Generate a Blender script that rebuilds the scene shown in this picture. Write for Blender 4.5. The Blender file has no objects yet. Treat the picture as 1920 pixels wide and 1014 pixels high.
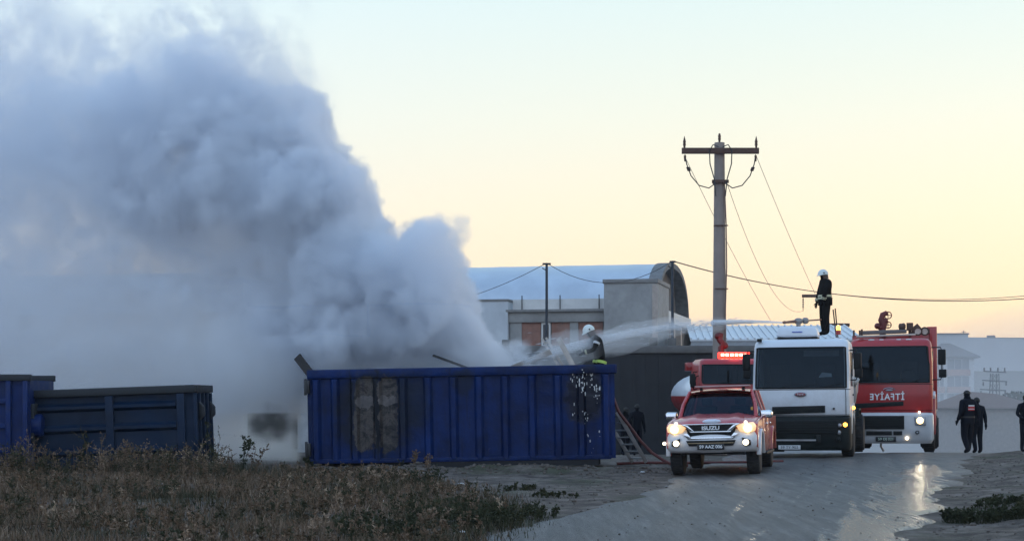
import bpy, bmesh, math, random
import numpy as np
from mathutils import Vector, Matrix, noise as mnoise
random.seed(7); np.random.seed(7)
R = math.radians
sc = bpy.context.scene
C = sc.collection

# ------------------------------------------------------------------ camera
FPX, CX, HY, CAMZ = 3000.0, 960.0, 740.0, 1.6
cam = bpy.data.cameras.new('camera'); cam_o = bpy.data.objects.new('camera', cam); C.objects.link(cam_o)
cam_o.location = (0, 0, CAMZ); cam_o.rotation_euler = (R(90), 0, 0)
cam.sensor_width = 36; cam.lens = 36 * FPX / 1920
cam.shift_y = (HY - 507) / 1920
cam.clip_start = 0.5; cam.clip_end = 6000
sc.camera = cam_o
def P(px, py, Y):
    return Vector(((px - CX) / FPX * Y, Y, CAMZ + (HY - py) / FPX * Y))

# ------------------------------------------------------------------ sky and sun
SUN_AZ, SUN_EL = 52.0, 2.5          # degrees right of the view axis, above the horizon
W = bpy.data.worlds.new('World'); sc.world = W; W.use_nodes = True
nt = W.node_tree; N = nt.nodes; N.clear(); LK = nt.links.new
def nn(tree, t, **kw):
    n = tree.nodes.new(t)
    for k, v in kw.items(): setattr(n, k, v)
    return n
out = nn(nt, 'ShaderNodeOutputWorld'); bg = nn(nt, 'ShaderNodeBackground')
tc = nn(nt, 'ShaderNodeTexCoord'); sep = nn(nt, 'ShaderNodeSeparateXYZ'); LK(tc.outputs['Generated'], sep.inputs[0])
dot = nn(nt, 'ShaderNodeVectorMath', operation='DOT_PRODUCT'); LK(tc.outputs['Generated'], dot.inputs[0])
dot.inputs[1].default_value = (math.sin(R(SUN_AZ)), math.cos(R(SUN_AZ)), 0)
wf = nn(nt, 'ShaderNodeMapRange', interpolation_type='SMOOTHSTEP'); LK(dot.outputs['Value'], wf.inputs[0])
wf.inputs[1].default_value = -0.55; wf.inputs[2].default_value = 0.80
def ramp(tree, stops, src):
    r = nn(tree, 'ShaderNodeValToRGB'); e = r.color_ramp.elements
    while len(e) < len(stops): e.new(0.5)
    for el, (p, c) in zip(e, stops):
        el.position = p; el.color = (c[0], c[1], c[2], 1) if len(c) == 3 else c
    tree.links.new(src, r.inputs[0]); return r
r1 = ramp(nt, [(0.0, (.97, .70, .46)), (.05, (.97, .765, .53)), (.11, (.94, .83, .635)), (.17, (.84, .85, .74)),
               (.25, (.69, .84, .85)), (.5, (.42, .66, .94)), (1, (.28, .50, .88))], sep.outputs['Z'])
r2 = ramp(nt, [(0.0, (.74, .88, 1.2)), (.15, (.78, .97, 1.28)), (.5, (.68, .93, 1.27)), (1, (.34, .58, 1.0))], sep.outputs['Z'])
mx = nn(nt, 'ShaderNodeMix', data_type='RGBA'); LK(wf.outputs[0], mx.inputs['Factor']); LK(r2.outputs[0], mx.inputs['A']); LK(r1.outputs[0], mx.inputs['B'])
sky = nn(nt, 'ShaderNodeTexSky', sky_type='NISHITA'); sky.sun_disc = False
sky.sun_elevation = R(SUN_EL); sky.sun_rotation = R(SUN_AZ)
skm = nn(nt, 'ShaderNodeMix', data_type='RGBA', blend_type='ADD'); skm.inputs['Factor'].default_value = 0.05
LK(mx.outputs['Result'], skm.inputs['A']); LK(sky.outputs[0], skm.inputs['B'])
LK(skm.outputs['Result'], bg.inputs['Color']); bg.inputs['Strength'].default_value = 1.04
LK(bg.outputs[0], out.inputs['Surface'])
sl = bpy.data.lights.new('sun', 'SUN'); sl.energy = 0.25; sl.angle = R(9); sl.color = (1, .72, .45)
so = bpy.data.objects.new('sun', sl); C.objects.link(so)
sd = Vector((math.sin(R(SUN_AZ)) * math.cos(R(SUN_EL + 2)), math.cos(R(SUN_AZ)) * math.cos(R(SUN_EL + 2)), math.sin(R(SUN_EL + 2))))
so.rotation_euler = sd.to_track_quat('Z', 'Y').to_euler()
sc.view_settings.view_transform = 'Standard'; sc.view_settings.look = 'None'
sc.view_settings.exposure = 0.0; sc.view_settings.gamma = 1.0
cy = sc.cycles
cy.use_denoising = True
cy.use_adaptive_sampling = True; cy.adaptive_threshold = .025
cy.max_bounces = 14; cy.diffuse_bounces = 2; cy.glossy_bounces = 2; cy.transmission_bounces = 4
cy.volume_bounces = 12; cy.transparent_max_bounces = 12
cy.volume_step_rate = 1.0; cy.volume_max_steps = 512
cy.sample_clamp_indirect = 4.0
cy.caustics_reflective = False; cy.caustics_refractive = False

# ------------------------------------------------------------------ helpers
def sst(a, b, t):
    t = min(1, max(0, (t - a) / (b - a))); return t * t * (3 - 2 * t)
def tag(o, label=None, cat=None, group=None, kind=None):
    if label: o['label'] = label
    if cat: o['category'] = cat
    if group: o['group'] = group
    if kind: o['kind'] = kind
    return o
def empty(name, loc=(0, 0, 0), rz=0, roll=0, pitch=0):
    o = bpy.data.objects.new(name, None); C.objects.link(o)
    o.empty_display_size = .2
    o.location = loc; o.rotation_euler = (pitch, roll, rz); o.rotation_mode = 'XYZ'
    return o
def mw(o):
    return Matrix.Translation(o.location) @ o.rotation_euler.to_matrix().to_4x4()

MATS = {}
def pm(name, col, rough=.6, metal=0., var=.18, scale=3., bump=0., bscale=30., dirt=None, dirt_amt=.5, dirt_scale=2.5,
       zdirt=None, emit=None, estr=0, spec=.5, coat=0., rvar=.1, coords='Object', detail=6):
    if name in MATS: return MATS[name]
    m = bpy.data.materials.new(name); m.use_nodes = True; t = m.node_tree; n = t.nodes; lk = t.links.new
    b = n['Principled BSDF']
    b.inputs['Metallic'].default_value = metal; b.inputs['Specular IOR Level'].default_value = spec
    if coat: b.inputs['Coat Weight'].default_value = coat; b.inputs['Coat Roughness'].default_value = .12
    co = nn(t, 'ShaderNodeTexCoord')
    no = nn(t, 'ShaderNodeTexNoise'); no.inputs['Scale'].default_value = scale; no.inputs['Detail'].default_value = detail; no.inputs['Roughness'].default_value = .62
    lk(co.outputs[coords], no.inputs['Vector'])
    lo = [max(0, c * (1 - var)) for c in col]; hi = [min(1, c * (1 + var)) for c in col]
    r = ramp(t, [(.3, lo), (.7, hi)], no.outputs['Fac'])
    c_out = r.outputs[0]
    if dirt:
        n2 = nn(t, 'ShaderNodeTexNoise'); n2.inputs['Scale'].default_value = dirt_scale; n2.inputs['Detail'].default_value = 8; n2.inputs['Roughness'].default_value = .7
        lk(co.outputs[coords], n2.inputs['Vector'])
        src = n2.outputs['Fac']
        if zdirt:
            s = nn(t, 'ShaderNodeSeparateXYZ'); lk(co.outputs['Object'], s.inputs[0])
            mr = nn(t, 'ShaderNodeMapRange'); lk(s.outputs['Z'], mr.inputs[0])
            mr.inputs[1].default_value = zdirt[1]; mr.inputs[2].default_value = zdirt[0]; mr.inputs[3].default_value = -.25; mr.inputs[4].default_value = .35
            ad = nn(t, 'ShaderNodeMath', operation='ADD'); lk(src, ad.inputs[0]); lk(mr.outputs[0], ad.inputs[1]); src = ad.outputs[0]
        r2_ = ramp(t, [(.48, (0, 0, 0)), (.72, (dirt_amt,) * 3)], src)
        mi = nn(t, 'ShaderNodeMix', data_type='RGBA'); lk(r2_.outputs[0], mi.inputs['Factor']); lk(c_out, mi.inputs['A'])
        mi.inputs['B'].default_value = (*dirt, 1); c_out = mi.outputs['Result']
    lk(c_out, b.inputs['Base Color'])
    rr = nn(t, 'ShaderNodeMapRange'); lk(no.outputs['Fac'], rr.inputs[0]); rr.inputs[1].default_value = .3; rr.inputs[2].default_value = .7
    rr.inputs[3].default_value = max(.02, rough - rvar); rr.inputs[4].default_value = min(1, rough + rvar); lk(rr.outputs[0], b.inputs['Roughness'])
    if bump:
        n3 = nn(t, 'ShaderNodeTexNoise'); n3.inputs['Scale'].default_value = bscale; n3.inputs['Detail'].default_value = 5
        lk(co.outputs[coords], n3.inputs['Vector'])
        bp = nn(t, 'ShaderNodeBump'); bp.inputs['Strength'].default_value = bump; bp.inputs['Distance'].default_value = .02
        lk(n3.outputs['Fac'], bp.inputs['Height']); lk(bp.outputs[0], b.inputs['Normal'])
    if emit:
        b.inputs['Emission Color'].default_value = (*emit, 1); b.inputs['Emission Strength'].default_value = estr
    MATS[name] = m
    return m
def glass_mat(name, tint=(.10, .13, .15), fac=.55):
    if name in MATS: return MATS[name]
    m = bpy.data.materials.new(name); m.use_nodes = True; t = m.node_tree; t.nodes.clear(); lk = t.links.new
    o = nn(t, 'ShaderNodeOutputMaterial'); g = nn(t, 'ShaderNodeBsdfGlossy'); g.inputs['Roughness'].default_value = .06; g.inputs['Color'].default_value = (.40, .52, .65, 1)
    tr = nn(t, 'ShaderNodeBsdfTransparent'); tr.inputs[0].default_value = (*tint, 1)
    no = nn(t, 'ShaderNodeTexNoise'); no.inputs['Scale'].default_value = 2.2; co = nn(t, 'ShaderNodeTexCoord'); lk(co.outputs['Object'], no.inputs[0])
    di = nn(t, 'ShaderNodeBsdfDiffuse'); di.inputs[0].default_value = (.05, .05, .05, 1)
    fr = nn(t, 'ShaderNodeFresnel'); fr.inputs[0].default_value = 1.45
    m1 = nn(t, 'ShaderNodeMixShader'); lk(fr.outputs[0], m1.inputs[0]); lk(tr.outputs[0], m1.inputs[1]); lk(g.outputs[0], m1.inputs[2])
    mr = nn(t, 'ShaderNodeMapRange'); lk(no.outputs['Fac'], mr.inputs[0]); mr.inputs[1].default_value = .4; mr.inputs[2].default_value = .8; mr.inputs[3].default_value = .0; mr.inputs[4].default_value = .07
    m2 = nn(t, 'ShaderNodeMixShader'); lk(mr.outputs[0], m2.inputs[0]); lk(m1.outputs[0], m2.inputs[1]); lk(di.outputs[0], m2.inputs[2])
    lk(m2.outputs[0], o.inputs['Surface']); MATS[name] = m
    return m

class MB:
    def __init__(s): s.v = []; s.f = []
    def add(s, vs, fs):
        o = len(s.v); s.v += [tuple(v) for v in vs]; s.f += [tuple(i + o for i in f) for f in fs]; return s
    def box(s, x0, x1, y0, y1, z0, z1):
        return s.add([(x0, y0, z0), (x1, y0, z0), (x1, y1, z0), (x0, y1, z0), (x0, y0, z1), (x1, y0, z1), (x1, y1, z1), (x0, y1, z1)],
                     [(3, 2, 1, 0), (4, 5, 6, 7), (0, 1, 5, 4), (1, 2, 6, 5), (2, 3, 7, 6), (3, 0, 4, 7)])
    def obox(s, p0, p1, w, t, up=(0, 0, 1)):
        p0 = Vector(p0); p1 = Vector(p1); d = (p1 - p0).normalized(); u = Vector(up)
        if abs(d.dot(u)) > .98: u = Vector((0, 1, 0))
        a = d.cross(u).normalized() * w / 2; b = a.cross(d).normalized() * t / 2
        vs = [p + i * a + j * b for p in (p0, p1) for i, j in ((-1, -1), (1, -1), (1, 1), (-1, 1))]
        return s.add(vs, [(0, 1, 2, 3), (7, 6, 5, 4), (0, 4, 5, 1), (1, 5, 6, 2), (2, 6, 7, 3), (3, 7, 4, 0)])
    def prism(s, poly, axis, a0, a1):
        def m(p, a): return {'x': (a, p[0], p[1]), 'y': (p[0], a, p[1]), 'z': (p[0], p[1], a)}[axis]
        n = len(poly)
        return s.add([m(p, a0) for p in poly] + [m(p, a1) for p in poly],
                     [tuple(range(n)), tuple(range(2 * n - 1, n - 1, -1))] + [(i, i + n, (i + 1) % n + n, (i + 1) % n) for i in range(n)])
    def loft(s, rings, caps=True, closed=True):
        n = len(rings[0]); fs = []
        for k in range(len(rings) - 1):
            for i in range(n if closed else n - 1):
                j = (i + 1) % n; fs.append((k * n + i, k * n + j, (k + 1) * n + j, (k + 1) * n + i))
        if caps and closed:
            fs.append(tuple(range(n - 1, -1, -1))); fs.append(tuple((len(rings) - 1) * n + i for i in range(n)))
        return s.add([p for r in rings for p in r], fs)
    def cyl(s, p0, p1, r0, r1=None, n=12, caps=True):
        return s.tube([p0, p1], [r0, r0 if r1 is None else r1], n, caps)
    def tube(s, pts, r, n=6, caps=True):
        pts = [Vector(p) for p in pts]; rr = r if isinstance(r, (list, tuple)) else [r] * len(pts)
        rings = []; up = None
        for i, p in enumerate(pts):
            d = (pts[min(i + 1, len(pts) - 1)] - pts[max(i - 1, 0)]).normalized()
            if up is None:
                up = Vector((0, 0, 1)) if abs(d.z) < .9 else Vector((1, 0, 0))
            a = d.cross(up).normalized(); b = a.cross(d).normalized(); up = b
            rings.append([p + (a * math.cos(q) + b * math.sin(q)) * rr[i] for q in (2 * math.pi * k / n for k in range(n))])
        return s.loft(rings, caps)
    def ell(s, c, r, nu=12, nv=8):
        c = Vector(c); rings = []
        for j in range(1, nv):
            th = math.pi * j / nv
            rings.append([(c.x + r[0] * math.sin(th) * math.cos(2 * math.pi * i / nu), c.y + r[1] * math.sin(th) * math.sin(2 * math.pi * i / nu), c.z - r[2] * math.cos(th)) for i in range(nu)])
        return s.loft(rings, True)
    def lathe(s, prof, c, axis='x', n=20):
        # prof: list of (radius, along)
        rings = []
        for r, a in prof:
            ring = []
            for k in range(n):
                q = 2 * math.pi * k / n; u, w = r * math.cos(q), r * math.sin(q)
                ring.append({'x': (c[0] + a, c[1] + u, c[2] + w), 'y': (c[0] + u, c[1] + a, c[2] + w), 'z': (c[0] + u, c[1] + w, c[2] + a)}[axis])
            rings.append(ring)
        return s.loft(rings, True)
    def mesh(s, name, mat, bevel=0, seg=2, ang=38):
        me = bpy.data.meshes.new(name); bm = bmesh.new()
        vs = [bm.verts.new(v) for v in s.v]
        for f in s.f:
            try: bm.faces.new([vs[i] for i in f])
            except ValueError: pass
        bmesh.ops.recalc_face_normals(bm, faces=bm.faces)
        if bevel:
            ed = [e for e in bm.edges if e.is_manifold and e.calc_face_angle(0) > R(32)]
            bmesh.ops.bevel(bm, geom=ed, offset=bevel, segments=seg, affect='EDGES', profile=.5, clamp_overlap=True)
        bm.to_mesh(me); bm.free()
        if ang:
            me.shade_smooth(); me.set_sharp_from_angle(angle=R(ang))
        for mm in (mat if isinstance(mat, (list, tuple)) else [mat]): me.materials.append(mm)
        return me
    def build(s, name, mat, parent=None, bevel=0, seg=2, ang=38):
        o = bpy.data.objects.new(name, s.mesh(name, mat, bevel, seg, ang)); C.objects.link(o)
        if parent: o.parent = parent
        return o
def inst(o, parent, loc=None, rot=None, scale=None):
    c = o.copy(); C.objects.link(c); c.parent = parent
    if loc is not None: c.location = loc
    if rot is not None: c.rotation_euler = rot
    if scale is not None: c.scale = scale
    return c
def copy_tree(o, parent=None):
    c = o.copy(); C.objects.link(c); c.parent = parent
    for ch in list(o.children): copy_tree(ch, c)
    return c
def text(name, s, size, mat, parent, loc, mirror=False, ext=.004, sx=1.0, rotz=0, bold=0.0, space=1.0):
    cu = bpy.data.curves.new(name, 'FONT'); cu.body = s; cu.size = size; cu.align_x = 'CENTER'; cu.align_y = 'CENTER'; cu.extrude = ext; cu.offset = bold; cu.space_character = space
    t = bpy.data.objects.new(name + '_tmp', cu); C.objects.link(t)
    dg = bpy.context.evaluated_depsgraph_get(); me = bpy.data.meshes.new_from_object(t.evaluated_get(dg))
    bpy.data.objects.remove(t)
    me.transform(Matrix.Rotation(R(rotz), 4, 'Z') @ Matrix.Rotation(R(90), 4, 'X') @ Matrix.Diagonal((-sx if mirror else sx, 1, 1, 1)))
    if mirror: me.flip_normals()
    me.materials.clear(); me.materials.append(mat); me.name = name
    o = bpy.data.objects.new(name, me); C.objects.link(o); o.parent = parent; o.location = loc
    return o
def sag(p0, p1, s, n=16):
    p0 = Vector(p0); p1 = Vector(p1)
    return [p0.lerp(p1, i / n) - Vector((0, 0, s * 4 * (i / n) * (1 - i / n))) for i in range(n + 1)]

# ------------------------------------------------------------------ ground and road
def uroad(x, y): return x - (0.227 * y - 4.2)
def ur(y): return 4.8 + .09 * (y - 18)
def fbm(x, y, s, o=3):
    return sum(mnoise.noise(Vector((x * s * 2 ** k, y * s * 2 ** k, 3.1 * k))) / 2 ** k for k in range(o))
def h(x, y, fine=True):
    u = uroad(x, y)
    z = .06 * sst(-1.8, 3.2, u) - .09
    z -= .034 * max(0, y - 43.5)
    z -= .083 * max(0, min(y, 150) - 68)
    if y > 150: z += .034 * (y - 150)
    z += 34 * sst(180, 630, y) * (1 + .06 * mnoise.noise(Vector((x * .01, y * .01, 0)))) + (.6 * mnoise.noise(Vector((x * .03, 5, 0))) if y > 300 else 0)
    if y < 75:
        rd = sst(-.5, -1.6, u) + sst(ur(y) - .1, ur(y) + .9, u)
        z += .16 * sst(ur(y) - .1, ur(y) + 2.4, u) * (1 + .7 * fbm(x, y, .35, 2))
        z += .10 * sst(-7, -12, u) * sst(16, 26, y)
        if fine: z += rd * (.07 * fbm(x, y, .5) + .035 * mnoise.noise(Vector((x * 3.1, y * 3.1, 1))))
        # churned soil ridge in front of the big container
        z += .10 * math.exp(-((y - 35.2) / .5) ** 2) * sst(-6.4, -5, x) * sst(4.2, 2.6, x) * (1 + 1.1 * mnoise.noise(Vector((x * 1.7, y * 1.4, 7))))
    return z
def axis(lo, hi, st, far0, far1, g=1.16):
    a = list(np.arange(lo, hi, st)); s = st; v = hi
    while v < far1: a.append(v); s *= g; v += s
    a.append(far1); s = st; v = lo - st; b = []
    while v > far0: b.append(v); s *= g; v -= s
    b.append(far0)
    return b[::-1] + a
XS = axis(-13, 16, .15, -700, 700); YS = axis(14, 48, .15, -60, 1300, 1.12)
gv = [(x, y, h(x, y)) for y in YS for x in XS]; nx = len(XS)
gf = [(j * nx + i, j * nx + i + 1, (j + 1) * nx + i + 1, (j + 1) * nx + i) for j in range(len(YS) - 1) for i in range(nx - 1)]

def ground_mat():
    m = bpy.data.materials.new('soil'); m.use_nodes = True; t = m.node_tree; lk = t.links.new; b = t.nodes['Principled BSDF']
    co = nn(t, 'ShaderNodeTexCoord')
    def noi(s, d=6, r=.6):
        k = nn(t, 'ShaderNodeTexNoise'); k.inputs['Scale'].default_value = s; k.inputs['Detail'].default_value = d; k.inputs['Roughness'].default_value = r
        lk(co.outputs['Object'], k.inputs['Vector']); return k.outputs['Fac']
    r = ramp(t, [(.36, (.038, .028, .023)), (.5, (.10, .078, .064)), (.62, (.20, .165, .14))], noi(1.4, 12, .80))
    g = ramp(t, [(.52, (0, 0, 0)), (.66, (.75, .75, .75))], noi(.45, 7, .65))
    mi = nn(t, 'ShaderNodeMix', data_type='RGBA'); lk(g.outputs[0], mi.inputs['Factor']); lk(r.outputs[0], mi.inputs['A']); mi.inputs['B'].default_value = (.055, .06, .03, 1)
    v = nn(t, 'ShaderNodeTexVoronoi'); v.inputs['Scale'].default_value = 9; lk(co.outputs['Object'], v.inputs['Vector'])
    st = ramp(t, [(.05, (1, 1, 1)), (.12, (0, 0, 0))], v.outputs['Distance'])
    m3 = nn(t, 'ShaderNodeMix', data_type='RGBA'); lk(st.outputs[0], m3.inputs['Factor']); lk(mi.outputs['Result'], m3.inputs['A']); m3.inputs['B'].default_value = (.16, .15, .14, 1)
    lk(m3.outputs['Result'], b.inputs['Base Color']); b.inputs['Roughness'].default_value = .9; b.inputs['Specular IOR Level'].default_value = .25
    bp = nn(t, 'ShaderNodeBump'); bp.inputs['Strength'].default_value = .9; bp.inputs['Distance'].default_value = .05
    lk(noi(7, 8, .7), bp.inputs['Height']); lk(bp.outputs[0], b.inputs['Normal'])
    return m
g = MB(); g.v = gv; g.f = gf
ground = g.build('ground', ground_mat(), ang=0); ground.data.shade_smooth(); tag(ground, kind='structure')

def road_mat():
    m = bpy.data.materials.new('wet_road'); m.use_nodes = True; t = m.node_tree; lk = t.links.new; b = t.nodes['Principled BSDF']
    co = nn(t, 'ShaderNodeTexCoord'); mp = nn(t, 'ShaderNodeMapping'); lk(co.outputs['Object'], mp.inputs[0])
    mp.inputs['Rotation'].default_value = (0, 0, R(12.8)); mp.inputs['Scale'].default_value = (1, .07, 1)
    def noi(s, d=6, r=.6, st=True, dist=0):
        k = nn(t, 'ShaderNodeTexNoise'); k.inputs['Scale'].default_value = s; k.inputs['Detail'].default_value = d; k.inputs['Roughness'].default_value = r; k.inputs['Distortion'].default_value = dist
        lk((mp.outputs[0] if st else co.outputs['Object']), k.inputs['Vector']); return k.outputs['Fac']
    base = ramp(t, [(.36, (.024, .022, .021)), (.5, (.060, .056, .052)), (.64, (.125, .118, .11))], noi(5.5, 12, .80))
    dirt = ramp(t, [(.54, (0, 0, 0)), (.68, (.7, .7, .7))], noi(1.3, 8, .7))
    mi = nn(t, 'ShaderNodeMix', data_type='RGBA'); lk(dirt.outputs[0], mi.inputs['Factor']); lk(base.outputs[0], mi.inputs['A']); mi.inputs['B'].default_value = (.085, .07, .058, 1)
    # wetness is stored per vertex: where the tanker water ran down the right-hand wheel tracks
    at = nn(t, 'ShaderNodeAttribute', attribute_name='wet')
    n1 = noi(12, 9, .74, True, .3)
    ad = nn(t, 'ShaderNodeMath', operation='ADD'); lk(at.outputs['Fac'], ad.inputs[0]); lk(n1, ad.inputs[1])
    wet = nn(t, 'ShaderNodeMapRange', interpolation_type='SMOOTHSTEP'); lk(ad.outputs[0], wet.inputs[0]); wet.inputs[1].default_value = .86; wet.inputs[2].default_value = .98
    dk = nn(t, 'ShaderNodeMix', data_type='RGBA'); lk(wet.outputs[0], dk.inputs['Factor']); lk(mi.outputs['Result'], dk.inputs['A']); dk.inputs['B'].default_value = (.045, .045, .048, 1)
    eg = nn(t, 'ShaderNodeAttribute', attribute_name='edge'); ea = nn(t, 'ShaderNodeMath', operation='ADD'); lk(eg.outputs['Fac'], ea.inputs[0]); lk(noi(2.2, 9, .7, False), ea.inputs[1])
    em_ = nn(t, 'ShaderNodeMapRange', interpolation_type='SMOOTHSTEP'); lk(ea.outputs[0], em_.inputs[0]); em_.inputs[1].default_value = .95; em_.inputs[2].default_value = 1.2
    so_ = ramp(t, [(.3, (.06, .048, .04)), (.7, (.14, .115, .10))], noi(3, 9, .7, False))
    dk2 = nn(t, 'ShaderNodeMix', data_type='RGBA'); lk(em_.outputs[0], dk2.inputs['Factor']); lk(dk.outputs['Result'], dk2.inputs['A']); lk(so_.outputs[0], dk2.inputs['B'])
    lk(dk2.outputs['Result'], b.inputs['Base Color'])
    rr = nn(t, 'ShaderNodeMapRange'); lk(wet.outputs[0], rr.inputs[0]); rr.inputs[3].default_value = .55; rr.inputs[4].default_value = .17; lk(rr.outputs[0], b.inputs['Roughness'])
    b.inputs['Specular IOR Level'].default_value = .5
    bp = nn(t, 'ShaderNodeBump'); bp.inputs['Strength'].default_value = .9; bp.inputs['Distance'].default_value = .02
    lk(noi(34, 8, .75, False), bp.inputs['Height'])
    b2 = nn(t, 'ShaderNodeBump'); b2.inputs['Strength'].default_value = .35; b2.inputs['Distance'].default_value = .025; lk(noi(16, 6, .7, True, .5), b2.inputs['Height']); lk(bp.outputs[0], b2.inputs['Normal'])
    bs = nn(t, 'ShaderNodeMapRange'); lk(wet.outputs[0], bs.inputs[0]); bs.inputs[3].default_value = .95; bs.inputs[4].default_value = .35; lk(bs.outputs[0], bp.inputs['Strength'])
    bs2 = nn(t, 'ShaderNodeMapRange'); lk(wet.outputs[0], bs2.inputs[0]); bs2.inputs[3].default_value = .5; bs2.inputs[4].default_value = .14; lk(bs2.outputs[0], b2.inputs['Strength'])
    lk(b2.outputs[0], b.inputs['Normal'])
    return m
rv = []; wet = []; edg = []; ny = 0; NU = 110
rnd_t = random.Random(21); TR = [(rnd_t.uniform(2.3, 5.6), rnd_t.uniform(-.035, .05), rnd_t.uniform(.04, .11), rnd_t.uniform(.10, .30), rnd_t.uniform(0, 6)) for _ in range(16)] + [(1.15, .0, .16, .14, 1.), (2.75, .0, .16, .12, 2.)]
for y in np.arange(9, 62, .14):
    ny += 1; u1 = ur(y)
    e0 = .45 * fbm(1.3, y, .45) - .4 * sst(26, 17, y); e1 = .45 * fbm(9.3, y, .5)
    for i in range(NU + 1):
        s = i / NU; u = e0 + s * (u1 + e1 - e0); x = u + .227 * y - 4.2
        edge = min(s, 1 - s)
        rut = 0
        for c_, a_ in ((1.2, .02), (2.7, .02), (3.6, .022), (4.5, .022)):
            rut += a_ * math.exp(-((u - c_ - .15 * math.sin(y * .21)) / .17) ** 2)
        z = h(x, y, False) + .035 - rut + .008 * mnoise.noise(Vector((x * 1.6, y * .4, 2))) - .09 * sst(.06, 0, edge)
        rv.append((x, y, z))
        wv = .39 * math.exp(-((u - (4.25 + .06 * (y - 18))) / .8) ** 2) * sst(46, 30, y) + .30 * math.exp(-((u - 1.2) / .6) ** 2) * sst(23, 15, y) + .16
        trk = 0
        for u0, sl_, w0, a0_, ph in TR:
            trk += a0_ * math.exp(-((u - u0 - sl_ * (y - 20) - .10 * math.sin(y * .33 + ph)) / w0) ** 2) * (.55 + .45 * math.sin(y * .5 + ph * 3))
        wet.append(wv - .05 + trk * sst(45, 34, y) + .12 * fbm(x, y, .5, 2)); edg.append(max(0, 1 - min((u - e0) / .55, (u1 + e1 - u) / 1.3)))
rf = [(j * (NU + 1) + i, j * (NU + 1) + i + 1, (j + 1) * (NU + 1) + i + 1, (j + 1) * (NU + 1) + i) for j in range(ny - 1) for i in range(NU)]
g = MB(); g.v = rv; g.f = rf
road = g.build('road', road_mat(), ang=0); road.data.shade_smooth(); tag(road, kind='structure')
a = road.data.attributes.new('wet', 'FLOAT', 'POINT'); a.data.foreach_set('value', np.array(wet, dtype=np.float32))
a = road.data.attributes.new('edge', 'FLOAT', 'POINT'); a.data.foreach_set('value', np.array(edg, dtype=np.float32))
# ------------------------------------------------------------------ buildings
def base_at(x, y): return h(x, y, False)
concrete = pm('raw_concrete', (.30, .29, .275), .85, var=.22, scale=.7, bump=.3, bscale=12, dirt=(.14, .13, .125), dirt_amt=.6, dirt_scale=.5)
plaster = pm('pale_plaster', (.50, .52, .54), .85, var=.12, scale=.5, dirt=(.26, .27, .28), dirt_amt=.5, dirt_scale=.4)
brickm = pm('hollow_brick', (.27, .135, .10), .9, var=.25, scale=2.5, bump=.5, bscale=14, dirt=(.30, .25, .22), dirt_amt=.4, dirt_scale=1.2)
vaultm = pm('zinc_vault_sheet', (.50, .55, .60), .38, .35, var=.1, scale=.6, dirt=(.36, .40, .45), dirt_amt=.5, dirt_scale=.35)
white_trim = pm('white_trim', (.62, .60, .57), .7, var=.1, scale=2)
dark_fill = pm('dark_gable_cladding', (.085, .085, .09), .8, var=.2, scale=1.5)
pane_dark = pm('dark_window_pane', (.03, .035, .04), .12, var=.2)
metal_dark = pm('dark_steel', (.045, .047, .05), .5, .6, var=.2)
O = Vector((7.98, 88.0)); RZ = -R(13.2)
hall = empty('vaulted_hall', (O.x, O.y, base_at(O.x, O.y)), RZ); B0 = hall.location.z
LH = 66; EV = 6.78 - B0; RG = 9.26 - B0; HD = 13.5
def vault(y):
    t = (y - HD / 2) / (HD / 2); return EV - .35 + (RG - EV + .35) * math.sqrt(max(0, 1 - abs(t) ** 2.3))
g = MB(); prof = [(y, vault(y)) for y in np.linspace(-.12, HD + .12, 29)]
n_ = len(prof)
rows = []
for k in range(0, LH * 2 + 1):
    x = -k * .5; off = .012 if k % 4 == 0 else 0
    rows.append([(x, p[0], p[1] + off) for p in prof])
g.loft(rows, False, False)
roof = g.build('vault_roof', vaultm, hall, ang=50)
g = MB(); g.box(-LH, 0, 0, .3, 0, EV - .35); g.box(-LH, 0, HD - .3, HD, 0, EV - .35); g.build('wall', plaster, hall)
g = MB(); g.prism([(.3, 0.0)] + [(.3, EV - .5)] + [(p[0], p[1] - .12) for p in prof if .3 <= p[0] <= HD - .3] + [(HD - .3, EV - .5), (HD - .3, 0)], 'x', -.9, -.6); g.build('gable_wall', dark_fill, hall)
g = MB(); arc = [(p[0], p[1]) for p in prof]
for i in range(len(arc) - 1):
    (a0, b0), (a1, b1) = arc[i], arc[i + 1]
    g.add([(.12, a0, b0 + .06), (.12, a1, b1 + .06), (.12, a1, b1 - .26), (.12, a0, b0 - .26), (-.6, a0, b0 + .06), (-.6, a1, b1 + .06), (-.6, a1, b1 - .26), (-.6, a0, b0 - .26)],
          [(0, 1, 2, 3), (7, 6, 5, 4), (0, 4, 5, 1), (3, 2, 6, 7)])
g.build('arch_rim', pm('weathered_arch', (.17, .165, .16), .9, var=.25), hall)
g = MB(); g.box(-.7, .22, -.1, HD + .3, EV - 1.05, EV - .38); g.build('cornice_band', white_trim, hall, .03)
for k in range(5):
    y0 = .1 + k * 3.17
    g = MB(); g.box(-.55, .1, y0, y0 + .55, 0, EV - 1.05); g.build('column', pm('tan_render', (.42, .35, .30), .85), hall)
    if k < 4:
        g = MB(); g.box(-.5, -.3, y0 + .7, y0 + 2.9, EV - 4.2, EV - 1.3); w_ = g.build('window', white_trim, hall)
        for q in range(2):
            g = MB(); g.box(-.30, -.27, y0 + .8 + q * 1.05, y0 + 1.75 + q * 1.05, EV - 4.1, EV - 1.4); g.build('pane', pane_dark, w_)
g = MB(); g.box(-.6, -.45, .3, HD - .3, 0, EV - 1.05); g.build('end_wall', pm('pale_plaster', (0, 0, 0)), hall)
tag(hall, 'long barrel vaulted hall with pale zinc roof behind the smoke', 'hall')

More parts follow.
